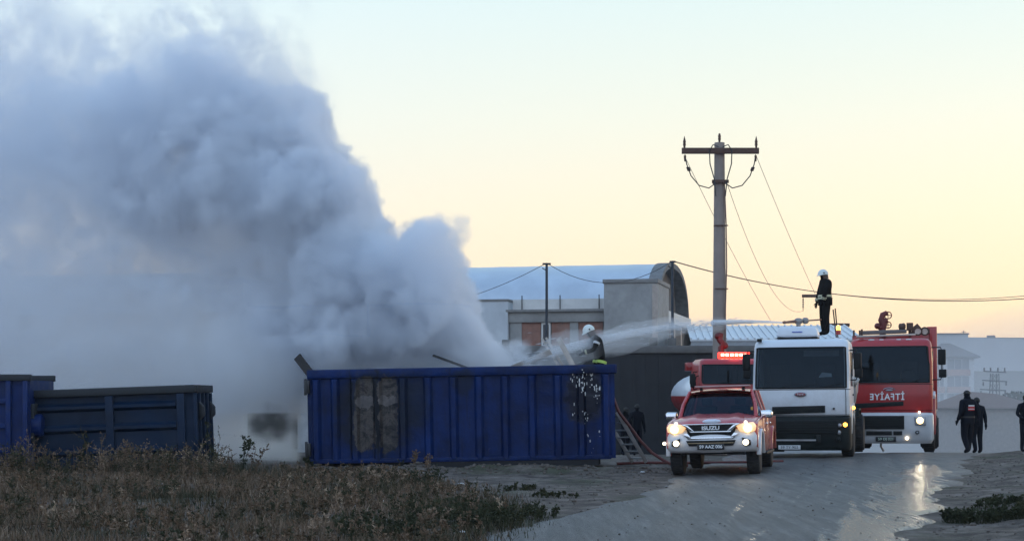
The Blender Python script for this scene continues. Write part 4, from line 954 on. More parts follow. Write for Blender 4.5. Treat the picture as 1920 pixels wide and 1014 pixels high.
g = MB(); g.ell((0, -.03, WZ(739)), (.13, .02, .045), 24, 8); g.build('emblem_centre', badge_red, eb)
text('emblem_lettering', 'Ford', .07, letter_w, eb, (0, -.053, WZ(739)), ext=.002, sx=1.2)
g = MB(); g.cyl((.84, -.02, WZ(766)), (.84, .05, WZ(766)), .028, n=12); g.build('lock_cap', black_p, wt)
g = MB(); g.box(-.75, .40, -.09, -.045, WZ(826), WZ(823)); g.build('bumper_strip', pm('dull_alloy', (.35, .35, .36), .4, .6), wt)
for x in (-.80, .45):
    g = MB(); g.box(x - .06, x + .06, -.1, -.03, WZ(829), WZ(815)); g.build('tow_cover', grey_bump, wt, .012)
g = MB(); g.box(-.56, .0, -.085, -.055, WZ(842), WZ(834)); pl = g.build('number_plate', plate_w, wt, .004)
text('plate_lettering', '59 TY 902', .10, letter_k, pl, (-.28, -.088, WZ(838)), ext=.002, sx=1.05)
for s in (-1, 1):
    for py, px, m_, rd in ((797, .98, lens, .055), (810, .96, lens, .06), (823, .95, grey_bump, .06)):
        lamp(wt, 'headlight' if m_ is lens else 'fog_lamp', (s * px, .01, WZ(py)), rd, m_, .07)
    lamp(wt, 'indicator', (s * 1.12, .06, WZ(796)), .055, amber, .05)
    g = MB(); g.prism([(.55, WZ(760)), (1.9, WZ(756)), (1.98, WZ(800)), (1.9, WZ(800)), (1.82, WZ(775)), (1.35, WZ(766)), (.95, WZ(776)), (.75, WZ(805)), (.55, WZ(815))], 'x', s * 1.0, s * 1.27); fe = g.build('wheel_arch_fender', truck_white if s > 0 else truck_white, wt, .02)
    lamp(fe, 'side_marker', (s * 1.30, .62, WZ(765)), .045, amber, .04)
    stacked_mirror(wt, s, s * 1.42, .35, WZ(708), WZ(661), (.44, .24))
    g = MB(); g.prism([(.6, .35), (1.9, .35), (1.9, .75), (.6, .75)], 'x', s * 1.0, s * 1.18); 
for y in (1.32, 4.75):
    for s in (-1, 1): wheel(wt, s * (1.12 if y < 2 else 1.1), y, .52, .32 if y < 2 else .55, s)
g = MB(); g.box(-.45, .45, .4, 6.1, .55, .95); g.box(-1.1, 1.1, .5, 1.2, .3, .9); g.build('chassis', black_p, wt)
for s in (-1, 1):
    g = MB(); g.prism([(4.05, 1.0), (4.2, 1.22), (5.3, 1.22), (5.45, 1.0), (5.4, .98), (5.27, 1.17), (4.23, 1.17), (4.1, .98)], 'x', s * .82, s * 1.27); g.build('rear_mudguard', grey_bump, wt)
# elliptical tank
tp = []
for k in range(28):
    q = 2 * math.pi * k / 28; tp.append((1.17 * math.copysign(abs(math.cos(q)) ** .75, math.cos(q)), 2.02 + 1.0 * math.copysign(abs(math.sin(q)) ** .75, math.sin(q))))
g = MB(); g.prism(tp, 'y', 2.2, 6.15); g.build('water_tank', truck_white, wt, .04)
for y in (2.9, 4.2, 5.5):
    g = MB(); g.prism([(x * 1.012, 2.02 + (z - 2.02) * 1.012) for x, z in tp], 'y', y, y + .08); g.build('tank_band', pm('dull_alloy', (0, 0, 0)), wt)
g = MB(); g.box(-.75, .75, 2.3, 6.0, 3.0, 3.06); wk = g.build('walkway', metal_dark, wt)
g = MB()
g.tube([(1.22, 2.06, 1.9), (1.24, 2.08, 1.65), (1.2, 2.1, 1.4)], .09, 10); g.build('side_pipe', pm('dull_alloy', (0, 0, 0)), wt)
g = MB(); g.cyl((1.18, 2.05, WZ(712)), (1.34, 2.05, WZ(718)), .13, n=14); g.build('pump_outlet', pm('pale_metal', (.4, .36, .32), .4, .5), wt)
# roof air conditioner
Mi = mw(wt).inverted()
def LW(px, py, Y): return Mi @ P(px, py, Y)
c0 = LW(1497, 628, 42.0)
rg = [[(c0.x + sx * a, c0.y + sy * b, z) for sx, sy in ((-1, -1), (-.6, -1.08), (.6, -1.08), (1, -1), (1.05, 0), (1, 1), (-1, 1), (-1.05, 0))] for z, a, b in ((c0.z - .07, .50, .42), (c0.z - .02, .53, .45), (c0.z + .10, .50, .42), (c0.z + .19, .46, .36), (c0.z + .21, .40, .30))]
g = MB(); g.loft(rg); ac = g.build('roof_air_conditioner', truck_white, wt, .015, 2, 40)
g = MB(); g.box(c0.x - .52, c0.x + .52, c0.y - .45, c0.y + .4, c0.z - .105, c0.z - .07); g.build('mounting_base', black_p, ac)
g = MB(); g.box(c0.x - .12, c0.x + .14, c0.y - .49, c0.y - .44, c0.z + .055, c0.z + .075); g.build('blue_mark', pm('blue_print', (.04, .10, .45), .5), ac)
for px in (1424, 1566):
    c1 = LW(px, 637, 41.6); g = MB(); g.box(c1.x - .06, c1.x + .06, c1.y - .05, c1.y + .05, c1.z - .06, c1.z + .03); g.build('roof_lamp', black_p, wt, .015)
# water monitor on the roof
g = MB(); a_, b_ = LW(1468, 604.5, 42.6), LW(1497, 602, 42.8); e_ = LW(1540, 599, 43.2)
g.tube([a_, a_.lerp(b_, .12), a_.lerp(b_, .2), b_], [.03, .045, .032, .05], 10); mo = g.build('water_monitor', pm('brass_monitor', (.22, .12, .09), .45, .5), wt)
g = MB(); g.ell(b_, (.12, .1, .09), 12, 8); g.ell(b_.lerp(e_, .3), (.10, .1, .09), 12, 8); g.cyl(b_, b_ - Vector((0, 0, .45)), .06, n=10); g.build('swivel_joint', pm('grey_casting', (.3, .27, .25), .5, .5), mo)
g = MB(); g.tube([b_, e_], .02, 7); g.build('tiller', pm('brass_monitor', (0, 0, 0)), mo)
g = MB(); c1 = LW(1572, 616, 43.2); g.lathe([(.07, -.16), (.07, -.05), (.055, -.04)], c1, 'z', 12); bc = g.build('beacon', truck_red, wt)
g = MB(); g.lathe([(.055, -.04), (.06, .03), (.04, .08), (.01, .09)], c1, 'z', 12); g.build('beacon_lens', amber, bc)
for px0, px1 in ((1562, 1568), (1566, 1571)):
    g = MB(); g.cyl(LW(px0, 580 if px0 == 1562 else 578, 44.6), LW(px1, 616, 44.6) - Vector((0, 0, .25)), .018, n=7); g.build('grab_rail', rust, wt)
g = MB(); c1 = LW(1570, 706, 41.3); c1 = Vector((.62, .24, WZ(705))); g.add([(c1.x - .18, .33, c1.z - .03), (c1.x + .16, .33, c1.z - .02), (c1.x + .14, .42, c1.z + .07), (c1.x - .1, .42, c1.z + .10)], [(0, 1, 2, 3)]); g.build('dashboard_paper', pm('paper', (.7, .72, .74), .8), wt)
tag(wt, 'white tanker truck with a firefighter on its roof', 'truck')

# red fire engine
rt = empty('red_fire_engine', (0, 0, 0), -R(15.5), R(-.3)); RY = 48.3
rx = (1669 - CX) / FPX * RY; rt.location = (rx, RY, h(rx, RY, False) + .035)
rz_ = rt.location.z
def RZZ(py): return CAMZ + (HY - py) / FPX * RY - rz_
K = 1.03
prof = [(RZZ(773), .03, 1.24), (RZZ(765), 0, 1.25), (RZZ(718), .04, 1.25), (RZZ(680), .10, 1.245), (RZZ(650), .20, 1.22), (RZZ(640), .27, 1.19), (RZZ(635), .38, 1.12), (RZZ(633), .55, 1.0)]
cab(rt, prof, 2.3, truck_red, RZZ(716), RZZ(650), 1.17)
for zz0 in (RZZ(720), RZZ(769)):
    f, w = lerp_prof(prof, zz0); g = MB(); g.tube([(p[0], p[1], p[2]) for p in cab_ring(zz0, f, w, 2.3)[:-2]], .009, 5); g.build('panel_gap', black_p, rt)
g = MB(); g.tube([(.55 + .23 * math.cos(q), .72 + .1 * math.sin(q), RZZ(704) + .2 * math.sin(q)) for q in np.linspace(0, 2 * math.pi, 20)], .018, 6, False); g.build('steering_wheel', inter, rt)
for x in (-.55, -.25, .25, .55):
    g = MB(); g.ell((x, .42, RZZ(636.5)), (.12, .08, .035), 10, 6); g.build('roof_marker_lamp', pm('pale_lens', (.5, .48, .45), .3), rt)
side_glass(rt, 1.246, .5, 1.7, RZZ(714), RZZ(658))
zz_ = [RZZ(773), RZZ(778), RZZ(800), RZZ(824), RZZ(831)]
g = MB(); g.loft([cab_ring(z, f, w, 1.1, .2) for z, f, w in zip(zz_, (.03, -.05, -.06, -.05, .03), (1.22, 1.27, 1.28, 1.27, 1.2))][::-1]); g.build('front_bumper', truck_white, rt, ang=40)
g = MB(); g.box(-.98, .42, -.1, .1, RZZ(804), RZZ(779)); gr_ = g.build('radiator_grille', black_p, rt, .012)
for k in range(5):
    z = RZZ(782.5 + k * 4.6); g = MB(); g.box(-.94, .38, -.115, -.09, z - .016, z + .016); g.build('slat', grey_bump, gr_)
for xa, xb in ((-.98, -.75), (-.70, .06), (.10, .36)):
    g = MB(); g.box(xa, xb, -.095, .05, RZZ(815), RZZ(807.5)); g.build('bumper_vent', black_p, rt, .008)
g = MB(); g.prism([(-1.05, RZZ(765)), (.40, RZZ(760)), (.40, RZZ(752)), (-1.05, RZZ(756))], 'y', -.02, .1); g.build('slot_grille', grey_bump, rt, .012)
text('mirrored_lettering', 'İTFAİYE', .27, letter_w, rt, (-.08, -.018 + .03, RZZ(744)), mirror=True, ext=.012, sx=.92, bold=.005, space=1.14)
g = MB(); pts = [(-.02 + .17 * math.cos(q), .0, RZZ(731) + .07 * math.sin(q)) for q in np.linspace(.15, math.pi - .15, 12)]; g.tube(pts, .014, 6); g.ell((-.02, .0, RZZ(731)), (.11, .02, .03), 16, 6); g.build('arched_emblem', pm('badge_chrome', (0, 0, 0)), rt)
g = MB(); g.box(-.42, .18, -.1, -.07, RZZ(827), RZZ(818)); pl = g.build('number_plate', plate_k, rt, .004)
text('plate_lettering', '59 DJ 021', .115, pm('plate_green_white', (.62, .75, .62), .5), pl, (-.12, -.103, RZZ(822.5)), ext=.002)
for s in (-1, 1):
    g = MB(); g.prism([(s * .70, RZZ(781)), (s * 1.05, RZZ(781)), (s * 1.05, RZZ(797)), (s * .74, RZZ(797))], 'y', -.05, .1); hl = g.build('headlight', lens, rt, .015)
    lamp(hl, 'lit_bulb', (s * .88, -.06, RZZ(788)), .10, lamp_hot if s > 0 else lens, .03)
    if s > 0: lamp(hl, 'bulb_core', (s * .88, -.085, RZZ(788)), .06, lamp_core, .01); lamp(hl, 'position_lamp', (.86, -.04, RZZ(772.5)), .035, lamp_fog, .02)
    lamp(rt, 'round_fog_lamp', (s * .80, -.05, RZZ(810)), .06, grey_bump, .04); lamp(rt, 'round_fog_lens', (s * .80, -.08, RZZ(810)), .035, lens, .02)
    g = MB(); g.prism([(.5, RZZ(775)), (.7, RZZ(745)), (1.0, RZZ(738)), (2.2, RZZ(738)), (2.2, RZZ(800)), (2.05, RZZ(800)), (1.9, RZZ(775)), (1.4, RZZ(768)), (.95, RZZ(778)), (.75, RZZ(806)), (.5, RZZ(815))], 'x', s * 1.1, s * 1.33); fe = g.build('wheel_arch_fender', truck_red, rt, .02)
    if s > 0: g = MB(); g.prism([(.66, RZZ(748)), (.98, RZZ(738.5)), (.98, RZZ(733)), (.62, RZZ(741))], 'x', 1.12, 1.32); g.build('white_fender_cap', truck_white, fe, .015)
    stacked_mirror(rt, s, s * 1.52, .32, RZZ(708), RZZ(655), (.47, .25), .23)
lamp(rt, 'low_lamp', (.50, -.07, RZZ(821)), .05, lamp_fog, .02)
spot(rt, (.88, -.2, RZZ(788)), 12, (1, .85, .62))
for y in (1.4, 4.9):
    for s in (-1, 1): wheel(rt, s * (1.12 if y < 2 else 1.08), y, .53, .34 if y < 2 else .58, s)
g = MB(); g.box(-.45, .45, .5, 7.3, .55, .95); g.box(-1.0, 1.0, .6, .9, .42, .9); g.build('chassis', black_p, rt)
g = MB(); g.tube([(-.25, .1, .55), (-.28, .15, .2), (-.2, .2, .06)], .035, 7); g.build('hanging_hose', pm('pale_metal', (0, 0, 0)), rt)
g = MB(); g.box(-1.25, 1.28, 2.4, 7.4, .85, RZZ(622)); g.build('equipment_body', truck_red, rt, .03)
for s in (-1, 1):
    for k in range(3):
        g = MB(); g.box(min(s * 1.25, s * 1.31), max(s * 1.25, s * 1.31), 2.6 + k * 1.6, 4.0 + k * 1.6, 1.2, RZZ(640)); g.build('roller_shutter', pm('dull_alloy', (0, 0, 0)), rt, .01)
g = MB(); g.box(1.14, 1.36, 2.3, 2.42, 1.3, RZZ(612)); g.build('corner_post', truck_red, rt, .015)
Mi = mw(rt).inverted()
def LR(px, py, Y): return Mi @ P(px, py, Y)
g = MB(); p0, p1 = LR(1606, 631, 49), LR(1716, 627, 49); g.obox(p0, p1, .12, .06); g.build('roof_light_rail', pm('pale_metal', (0, 0, 0)), rt, .01)
g = MB(); p0, p1 = LR(1614, 624, 50), LR(1698, 621, 50); g.obox(p0, p1, .3, .12); g.build('ladder_box', pm('grey_brown_fascia', (0, 0, 0)), rt, .01)
for px in (1601, 1612, 1616): 
    g = MB(); g.cyl(LR(px, 632, 49.5), LR(px, 619 - (px == 1616) * 2, 49.5), .03, n=7); g.build('rail_stub', rust, rt)
mon = pm('red_monitor_casting', (.12, .022, .02), .5, .3, var=.3)
def monitor(cx, cy, Yc, s=1.0):
    def q(px, py): return LR(cx + px * s, cy + py * s, Yc)
    g = MB(); g.tube([q(0, 32), q(0, 12), q(2, 2), q(-3, -6), q(0, -16), q(8, -20)], [.11, .10, .12, .10, .09, .07], 10); m_ = g.build('roof_monitor', mon, rt)
    g = MB()
    for (px, py) in ((-9, 5), (4, -4), (-3, 8)): g.ell(q(px, py), (.11, .11, .1), 10, 8)
    g.build('valve_body', mon, m_)
    for (px, py, r_) in ((10, -15, .11), (10, 3, .10)):
        c_ = q(px, py); g = MB(); g.tube([c_ + Vector((r_ * math.cos(a), 0, r_ * math.sin(a))) for a in np.linspace(0, 2 * math.pi, 17)], .018, 6, False); g.tube([c_ - Vector((r_, 0, 0)), c_ + Vector((r_, 0, 0))], .012, 5); g.tube([c_ - Vector((0, 0, r_)), c_ + Vector((0, 0, r_))], .012, 5); g.build('hand_wheel', mon, m_)
    g = MB(); g.obox(q(-16, 16), q(0, 16), .05, .06); g.build('lever', mon, m_)
monitor(1655, 606, 50.5)
# search lights and hose gear on the roof
g = MB()
c_ = LR(1692, 612, 50); g.lathe([(.03, -.12), (.09, -.1), (.11, .06), (.05, .1)], c_, 'x', 12); s1_ = g.build('search_light', rust, rt)
g = MB(); c_ = LR(1706, 611, 50); g.box(c_.x - .1, c_.x + .1, c_.y - .1, c_.y + .1, c_.z - .14, c_.z + .1); g.cyl(c_, c_ - Vector((0, 0, .35)), .05, n=8); g.build('mast_head', rust, rt, .015)
for px in (1721, 1734):
    c_ = LR(px, 621, 49.6); g = MB(); g.lathe([(.06, .25), (.12, .2), (.14, 0), (.14, -.05), (.11, -.06), (.10, .02)], c_, 'y', 16); sl_ = g.build('work_lamp', rust, rt)
    g = MB(); g.lathe([(.095, 0), (.01, .01)], c_ - Vector((0, .01, 0)), 'y', 16); g.build('work_lamp_glass', pm('warm_lens', (.6, .5, .42), .3), sl_)
g = MB(); c_ = LR(1720, 613, 50.4); g.prism([(c_.x - .22, c_.z - .22), (c_.x - .12, c_.z + .02), (c_.x, c_.z + .12), (c_.x + .14, c_.z - .05), (c_.x + .5, c_.z - .06), (c_.x + .5, c_.z - .22)], 'y', c_.y, c_.y + .4); g.build('gear_cover', rust, rt, .02)
g = MB(); c_ = LR(1748, 616, 50.4); g.box(c_.x - .16, c_.x + .14, c_.y - .1, c_.y + .3, c_.z - .5, c_.z + .06); g.build('corner_box', truck_red, rt, .015)
tag(rt, 'red fire engine with mirrored white lettering on its front', 'fire engine')

# red tanker behind the pickup
tk = empty('red_water_tanker', (0, 0, 0), R(2.5)); TY = 52.6
tx = (1375 - CX) / FPX * TY; tk.location = (tx + .05, TY, h(tx, TY, False))
tz = tk.location.z
def TZ(py): return CAMZ + (HY - py) / FPX * TY - tz
prof = [(TZ(800), .03, 1.13), (TZ(770), 0, 1.16), (TZ(722), .05, 1.16), (TZ(685), .14, 1.13), (TZ(677), .2, 1.10), (TZ(672), .34, 1.0)]
cab(tk, prof, 1.9, truck_red, TZ(718), TZ(684), 1.04)
g = MB(); g.loft([cab_ring(z, f, w, 1.0, .2) for z, f, w in ((.35, 0, 1.15), (.5, -.04, 1.18), (TZ(801), -.02, 1.16))]); g.build('front_bumper', grey_bump, tk)
for s in (-1, 1):
    stacked_mirror(tk, s, s * 1.36, .2, TZ(726), TZ(700), (.36, .2), .19)
for y in (1.2, 4.6):
    for s in (-1, 1): wheel(tk, s * 1.02, y, .48, .3 if y < 2 else .5, s)
g = MB(); g.box(-.42, .42, .4, 6.2, .5, .9); g.build('chassis', black_p, tk)
tp = [(1.22 * math.cos(2 * math.pi * k / 28), 1.95 + .82 * math.sin(2 * math.pi * k / 28)) for k in range(28)]
me_ = MB(); me_.prism(tp, 'y', 2.1, 6.3); tkm = me_.build('water_tank', [truck_red, truck_white], tk, .05)
for p in tkm.data.polygons:
    if p.center.z > 2.0: p.material_index = 1
g = MB(); g.box(-1.28, 1.0, 2.0, 2.5, TZ(693), TZ(677)); g.build('hose_locker', truck_red, tk, .02)
g = MB(); g.box(-.42, .60, .55, .85, TZ(671), TZ(659)); lb = g.build('emergency_light_bar', red_led, tk, .02)
for k in range(6):
    x = -.36 + k * .155; g = MB(); g.box(x, x + .10, .53, .56, TZ(666.5), TZ(662)); g.build('lit_segment', red_led2, lb)
Mi = mw(tk).inverted()
def LT(px, py, Y): return Mi @ P(px, py, Y)
def q(px, py): return LT(1352 + px, 638 + py, 54)
g = MB(); g.tube([q(0, 34), q(0, 14), q(4, 6), q(-3, -2), q(0, -14)], [.12, .11, .13, .11, .09], 10); m_ = g.build('roof_monitor', mon, tk)
g = MB(); g.ell(q(-5, -8), (.14, .12, .13), 10, 8); g.ell(q(7, 10), (.12, .11, .12), 10, 8); g.build('valve_body', mon, m_)
g = MB(); p0 = LT(1302, 725, 52.9); g.tube([LT(1318, 700, 52.9), LT(1305, 706, 52.9), LT(1302, 722, 52.9)], .02, 6); g.build('mirror_stay', black_p, tk)
l = bpy.data.lights.new('beacon_glow', 'POINT'); l.energy = 8; l.color = (1, .05, .03); l.shadow_soft_size = .2; lo = bpy.data.objects.new('beacon_glow', l); C.objects.link(lo); lo.parent = tk; lo.location = (.1, .3, TZ(652))
tag(tk, 'red tanker truck with glowing red light bar and white topped tank', 'truck')
# ------------------------------------------------------------------ people
skin_m = pm('skin', (.36, .20, .14), .55, var=.08, scale=10)
navy = pm('navy_uniform', (0.0070, 0.0085, 0.0140), .8, var=.3, scale=8, bump=.3, bscale=20, spec=.08)
navy2 = pm('navy_trousers', (0.0080, 0.0100, 0.0170), .8, var=.3, scale=8, bump=.3, bscale=20, spec=.08)
turnout = pm('black_turnout', (0.0090, 0.0080, 0.0080), .8, var=.3, scale=8, bump=.3, bscale=20, spec=.08)
denim = pm('blue_denim', (.05, .10, .18), .85, var=.25, scale=10)
boots = pm('black_boot', (.01, .01, .011), .5)
band_m = pm('reflective_band', (.55, .53, .36), .45, var=.1); lime = pm('lime_band', (.45, .62, .12), .5)
helm = pm('white_helmet', (.66, .70, .66), .35, var=.06, dirt=(.4, .4, .36), dirt_amt=.4)
hair = pm('dark_hair', (.015, .012, .01), .7); leather = pm('brown_neck_guard', (.07, .035, .02), .7)
vestw = pm('vest_white', (.62, .62, .62), .7); vestr = pm('vest_red', (.42, .02, .02), .7)
def person(label, loc, rz, J, cm, hgt=1.78, hatkind=None, group=None, bulk=1.0, extras=None):
    """J overrides joints; cm maps region -> material"""
    D = dict(pel=(0, 0, .95), sp=(0, .005, 1.17), ch=(0, .01, 1.38), nk=(0, 0, 1.53), hb=(0, -.02, 1.60), ht=(0, -.025, 1.70))
    for s, n in ((-1, 'R'), (1, 'L')):
        D.update({'sh' + n: (s * .19, .01, 1.43), 'el' + n: (s * .26, .04, 1.15), 'wr' + n: (s * .27, -.04, .91), 'hp' + n: (s * .095, 0, .90), 'kn' + n: (s * .11, -.02, .49), 'an' + n: (s * .115, .02, .09), 'to' + n: (s * .13, -.14, .045)})
    J = dict(J or {}); face_dir = J.pop('face', None); D.update(J)
    names = list(D); idx = {n: i for i, n in enumerate(names)}
    rad = dict(pel=(.155, .115), sp=(.15, .11), ch=(.175, .125), nk=(.058, .06), hb=(.068, .08), ht=(.072, .088))
    for n in 'RL': rad.update({'sh' + n: (.078, .078), 'el' + n: (.056, .056), 'wr' + n: (.040, .040), 'hp' + n: (.098, .10), 'kn' + n: (.07, .072), 'an' + n: (.052, .055), 'to' + n: (.045, .038)})
    E = [('pel', 'sp', 'torso'), ('sp', 'ch', 'torso'), ('ch', 'nk', 'torso'), ('nk', 'hb', 'skin'), ('hb', 'ht', 'skin')]
    for n in 'RL': E += [('ch', 'sh' + n, 'torso'), ('sh' + n, 'el' + n, 'torso'), ('el' + n, 'wr' + n, 'torso'), ('pel', 'hp' + n, 'legs'), ('hp' + n, 'kn' + n, 'legs'), ('kn' + n, 'an' + n, 'legs'), ('an' + n, 'to' + n, 'boots')]
    k = hgt / 1.78
    me = bpy.data.meshes.new('body'); me.from_pydata([Vector(D[n]) * k for n in names], [(idx[a], idx[b]) for a, b, _ in E], [])
    o = bpy.data.objects.new('body_tmp', me); C.objects.link(o)
    o.modifiers.new('skin', 'SKIN'); sv = me.skin_vertices[0].data
    for n in names:
        b_ = bulk if n not in ('nk', 'hb', 'ht') and not n.startswith('to') else 1
        sv[idx[n]].radius = (rad[n][0] * k * b_, rad[n][1] * k * b_); sv[idx[n]].use_root = n == 'pel'
    ss = o.modifiers.new('sub', 'SUBSURF'); ss.levels = 2; ss.render_levels = 2
    dg = bpy.context.evaluated_depsgraph_get(); m2 = bpy.data.meshes.new_from_object(o.evaluated_get(dg)); bpy.data.objects.remove(o)
    # add hands, nose and ears to the same mesh
    bm = bmesh.new(); bm.from_mesh(m2); nb = len(bm.faces)
    x = MB()
    for n, s in (('R', -1), ('L', 1)):
        w = Vector(D['wr' + n]) * k; e = Vector(D['el' + n]) * k; d = (w - e).normalized(); sd_ = Vector((0, -1, 0)) if abs(d.y) < .8 else Vector((0, 0, -1))
        sd_ = (sd_ - d * d.dot(sd_)).normalized(); nn_ = d.cross(sd_)
        x.tube([w - d * .02, w + d * .04, w + d * .09], [.032, .040, .034], 8)
        for f, L_ in ((-.028, .065), (-.009, .08), (.011, .075), (.029, .06)):
            a = w + d * .085 + sd_ * f; x.tube([a, a + d * L_ * .5 + nn_ * .006 * s, a + d * L_ + nn_ * .022 * s], [.0105, .0095, .007], 6)
        a = w + d * .03 + sd_ * .032; x.tube([a, a + d * .03 + sd_ * .022, a + d * .062 + sd_ * .028], [.012, .011, .008], 6)
    hc = Vector(D['hb']) * k; ht = Vector(D['ht']) * k; up = (ht - hc).normalized(); fw = Vector((0, -1, 0)); fw = (fw - up * up.dot(fw)).normalized()
    if face_dir: fw = Vector(face_dir); fw = (fw - up * up.dot(fw)).normalized()
    rt_ = fw.cross(up); hm = hc.lerp(ht, .45)
    x.tube([hm + fw * .075 + up * .03, hm + fw * .105 - up * .012], [.012, .019], 6)
    for s in (-1, 1): x.ell(hm + rt_ * .078 * s - fw * .005, (.016, .022, .034), 8, 6)
    for v in x.v: bm.verts.new(v)
    bm.verts.ensure_lookup_table(); o0 = len(bm.verts) - len(x.v)
    for f in x.f: bm.faces.new([bm.verts[o0 + i] for i in f])
    bmesh.ops.recalc_face_normals(bm, faces=bm.faces)
    regs = ['torso', 'legs', 'boots', 'skin', 'dark']; segs = [(Vector(D[a]) * k, Vector(D[b]) * k, r_) for a, b, r_ in E]
    bm.faces.ensure_lookup_table()
    for i, f in enumerate(bm.faces):
        f.smooth = True
        if i >= nb: f.material_index = 3; continue
        c = f.calc_center_median(); best = None
        for a, b, r_ in segs:
            t_ = max(0, min(1, (c - a).dot(b - a) / (b - a).length_squared)); d_ = (a + (b - a) * t_ - c).length
            if r_ == 'skin': d_ -= .01
            if best is None or d_ < best[0]: best = (d_, r_)
        f.material_index = regs.index(best[1])
        if best[1] == 'skin' and (c - hm).dot(fw) > .06:
            for s in (-1, 1):
                if (c - (hm + fw * .08 + up * .028 + rt_ * .032 * s)).length < .016: f.material_index = 4
            if (c - (hm + fw * .08 - up * .045)).length < .018: f.material_index = 4
    bm.to_mesh(m2); bm.free()
    m2.materials.clear()
    for r_ in ('torso', 'legs', 'boots', 'skin'): m2.materials.append(cm[r_])
    m2.materials.append(hair)
    root = empty('person', loc, rz)
    b = bpy.data.objects.new('body', m2); C.objects.link(b); b.parent = root
    def frame(pt, r3): return [pt + rt_ * a + fw * b_ + up * c_ for a, b_, c_ in r3]
    def dome(name, mat, cz, rx, ry, rz2, zmin, brim=0):
        g = MB(); rings = []
        for j in range(9):
            th = (math.pi / 2) * j / 8.6; zz_ = zmin + (rz2 - zmin) * math.sin(th); rr_ = math.cos(th)
            rings.append(frame(hm + up * cz, [(rx * rr_ * math.cos(q), ry * rr_ * math.sin(q) + (.02 if brim and j == 0 and math.sin(q) > 0 else 0), zz_ - (brim * .045 * max(0, -math.sin(q)) if j == 0 else 0)) for q in np.linspace(0, 2 * math.pi, 20, endpoint=False)]))
        g.loft(rings); return g.build(name, mat, root, ang=50)
    if hatkind == 'helmet':
        hl = dome('helmet', helm, .0, .118, .152, .155, .005, 1)
        g = MB(); c0 = hm + up * .012; g.loft([frame(c0, [(.12 * math.cos(q), .16 * math.sin(q) + (.035 if math.sin(q) > .3 else 0), dz - .012 * math.sin(q)) for q in np.linspace(0, 2 * math.pi, 20, endpoint=False)]) for dz in (-.008, .006)]); g.build('brim', helm, hl)
        for s in (-1, 1):
            g = MB(); g.ell(hm + rt_ * .115 * s + up * .045 + fw * .01, (.018, .022, .022), 8, 6); g.build('visor_bolt', black_p, hl)
        g = MB(); g.loft([frame(hm + up * z_, [(a * math.cos(q), b_ * math.sin(q) - .015, 0) for q in np.linspace(math.pi * .80, math.pi * 2.2, 14)]) for z_, a, b_ in ((.02, .098, .125), (-.06, .10, .12), (-.13, .115, .115))], False, False); g.build('neck_guard', leather, hl)
    elif hatkind == 'cap':
        cp = dome('cap', hair, .035, .095, .112, .095, -.005)
        g = MB(); g.loft([frame(hm + up * (.035 + dz), [(.08 * math.cos(q), .10 + .06 * math.sin(q) * (1 if dz else 1), 0) for q in np.linspace(0, math.pi, 10)] + [(-.07, .08, 0), (.07, .08, 0)]) for dz in (-.006, .006)]); g.build('cap_peak', hair, cp)
    else:
        dome('hair', hair, .03, .088, .108, .092, -.02)
    def belt(name, z0, z1, w, d, mat, y0=.0):
        g = MB(); g.loft([[(w * math.cos(q) * k, y0 + d * math.sin(q) * k, z * k) for q in np.linspace(0, 2 * math.pi, 22, endpoint=False)] for z in (z0, z1)], False); return g.build(name, mat, root)
    def sleeve(name, n, t0, t1, r0, mat, seg_=('el', 'wr')):
        a, b = Vector(D[seg_[0] + n]) * k, Vector(D[seg_[1] + n]) * k; g = MB(); g.cyl(a.lerp(b, t0), a.lerp(b, t1), r0, r0 * .95, 12, False); return g.build(name, mat, root)
    if extras: extras(root, belt, sleeve, D, k)
    tag(root, label, 'person', group)
    return root

# firefighter standing on the white truck, seen from his right side, facing left
fy = 44.3; fpos = P(1547, 640, fy); fpos.z = 3.24 + wt.location.z
def ex(root, belt, sleeve, D, k):
    belt('reflective_band', .985, 1.03, .23, .186, band_m, .0); belt('reflective_band', 1.05, 1.10, .228, .184, band_m, .0)
    g = MB(); g.loft([[(.236 * math.cos(q), .19 * math.sin(q) + .004, z) for q in np.linspace(0, 2 * math.pi, 22, endpoint=False)] for z in (.84, .92, 1.05)], False); g.build('jacket_hem', turnout, root)
    for n in 'RL':
        sleeve('cuff_band', n, .60, .70, .078, band_m); sleeve('cuff_band', n, .76, .84, .074, band_m)
    g = MB(); g.box(-.08, .08, .118, .15, 1.38, 1.43); g.build('shoulder_patch', vestw, root)
ff = person('firefighter in white helmet and banded black coat on the truck roof', fpos, -R(78),
       dict(elL=(.26, -.10, 1.17), wrL=(.22, -.16, .93), elR=(-.26, -.06, 1.16), wrR=(-.24, -.14, .90), hb=(0, -.05, 1.61), ht=(0, -.07, 1.70), nk=(0, -.02, 1.53), ch=(0, .02, 1.37)),
       dict(torso=turnout, legs=turnout, boots=boots, skin=skin_m), 1.82, 'helmet', bulk=1.34, extras=ex)
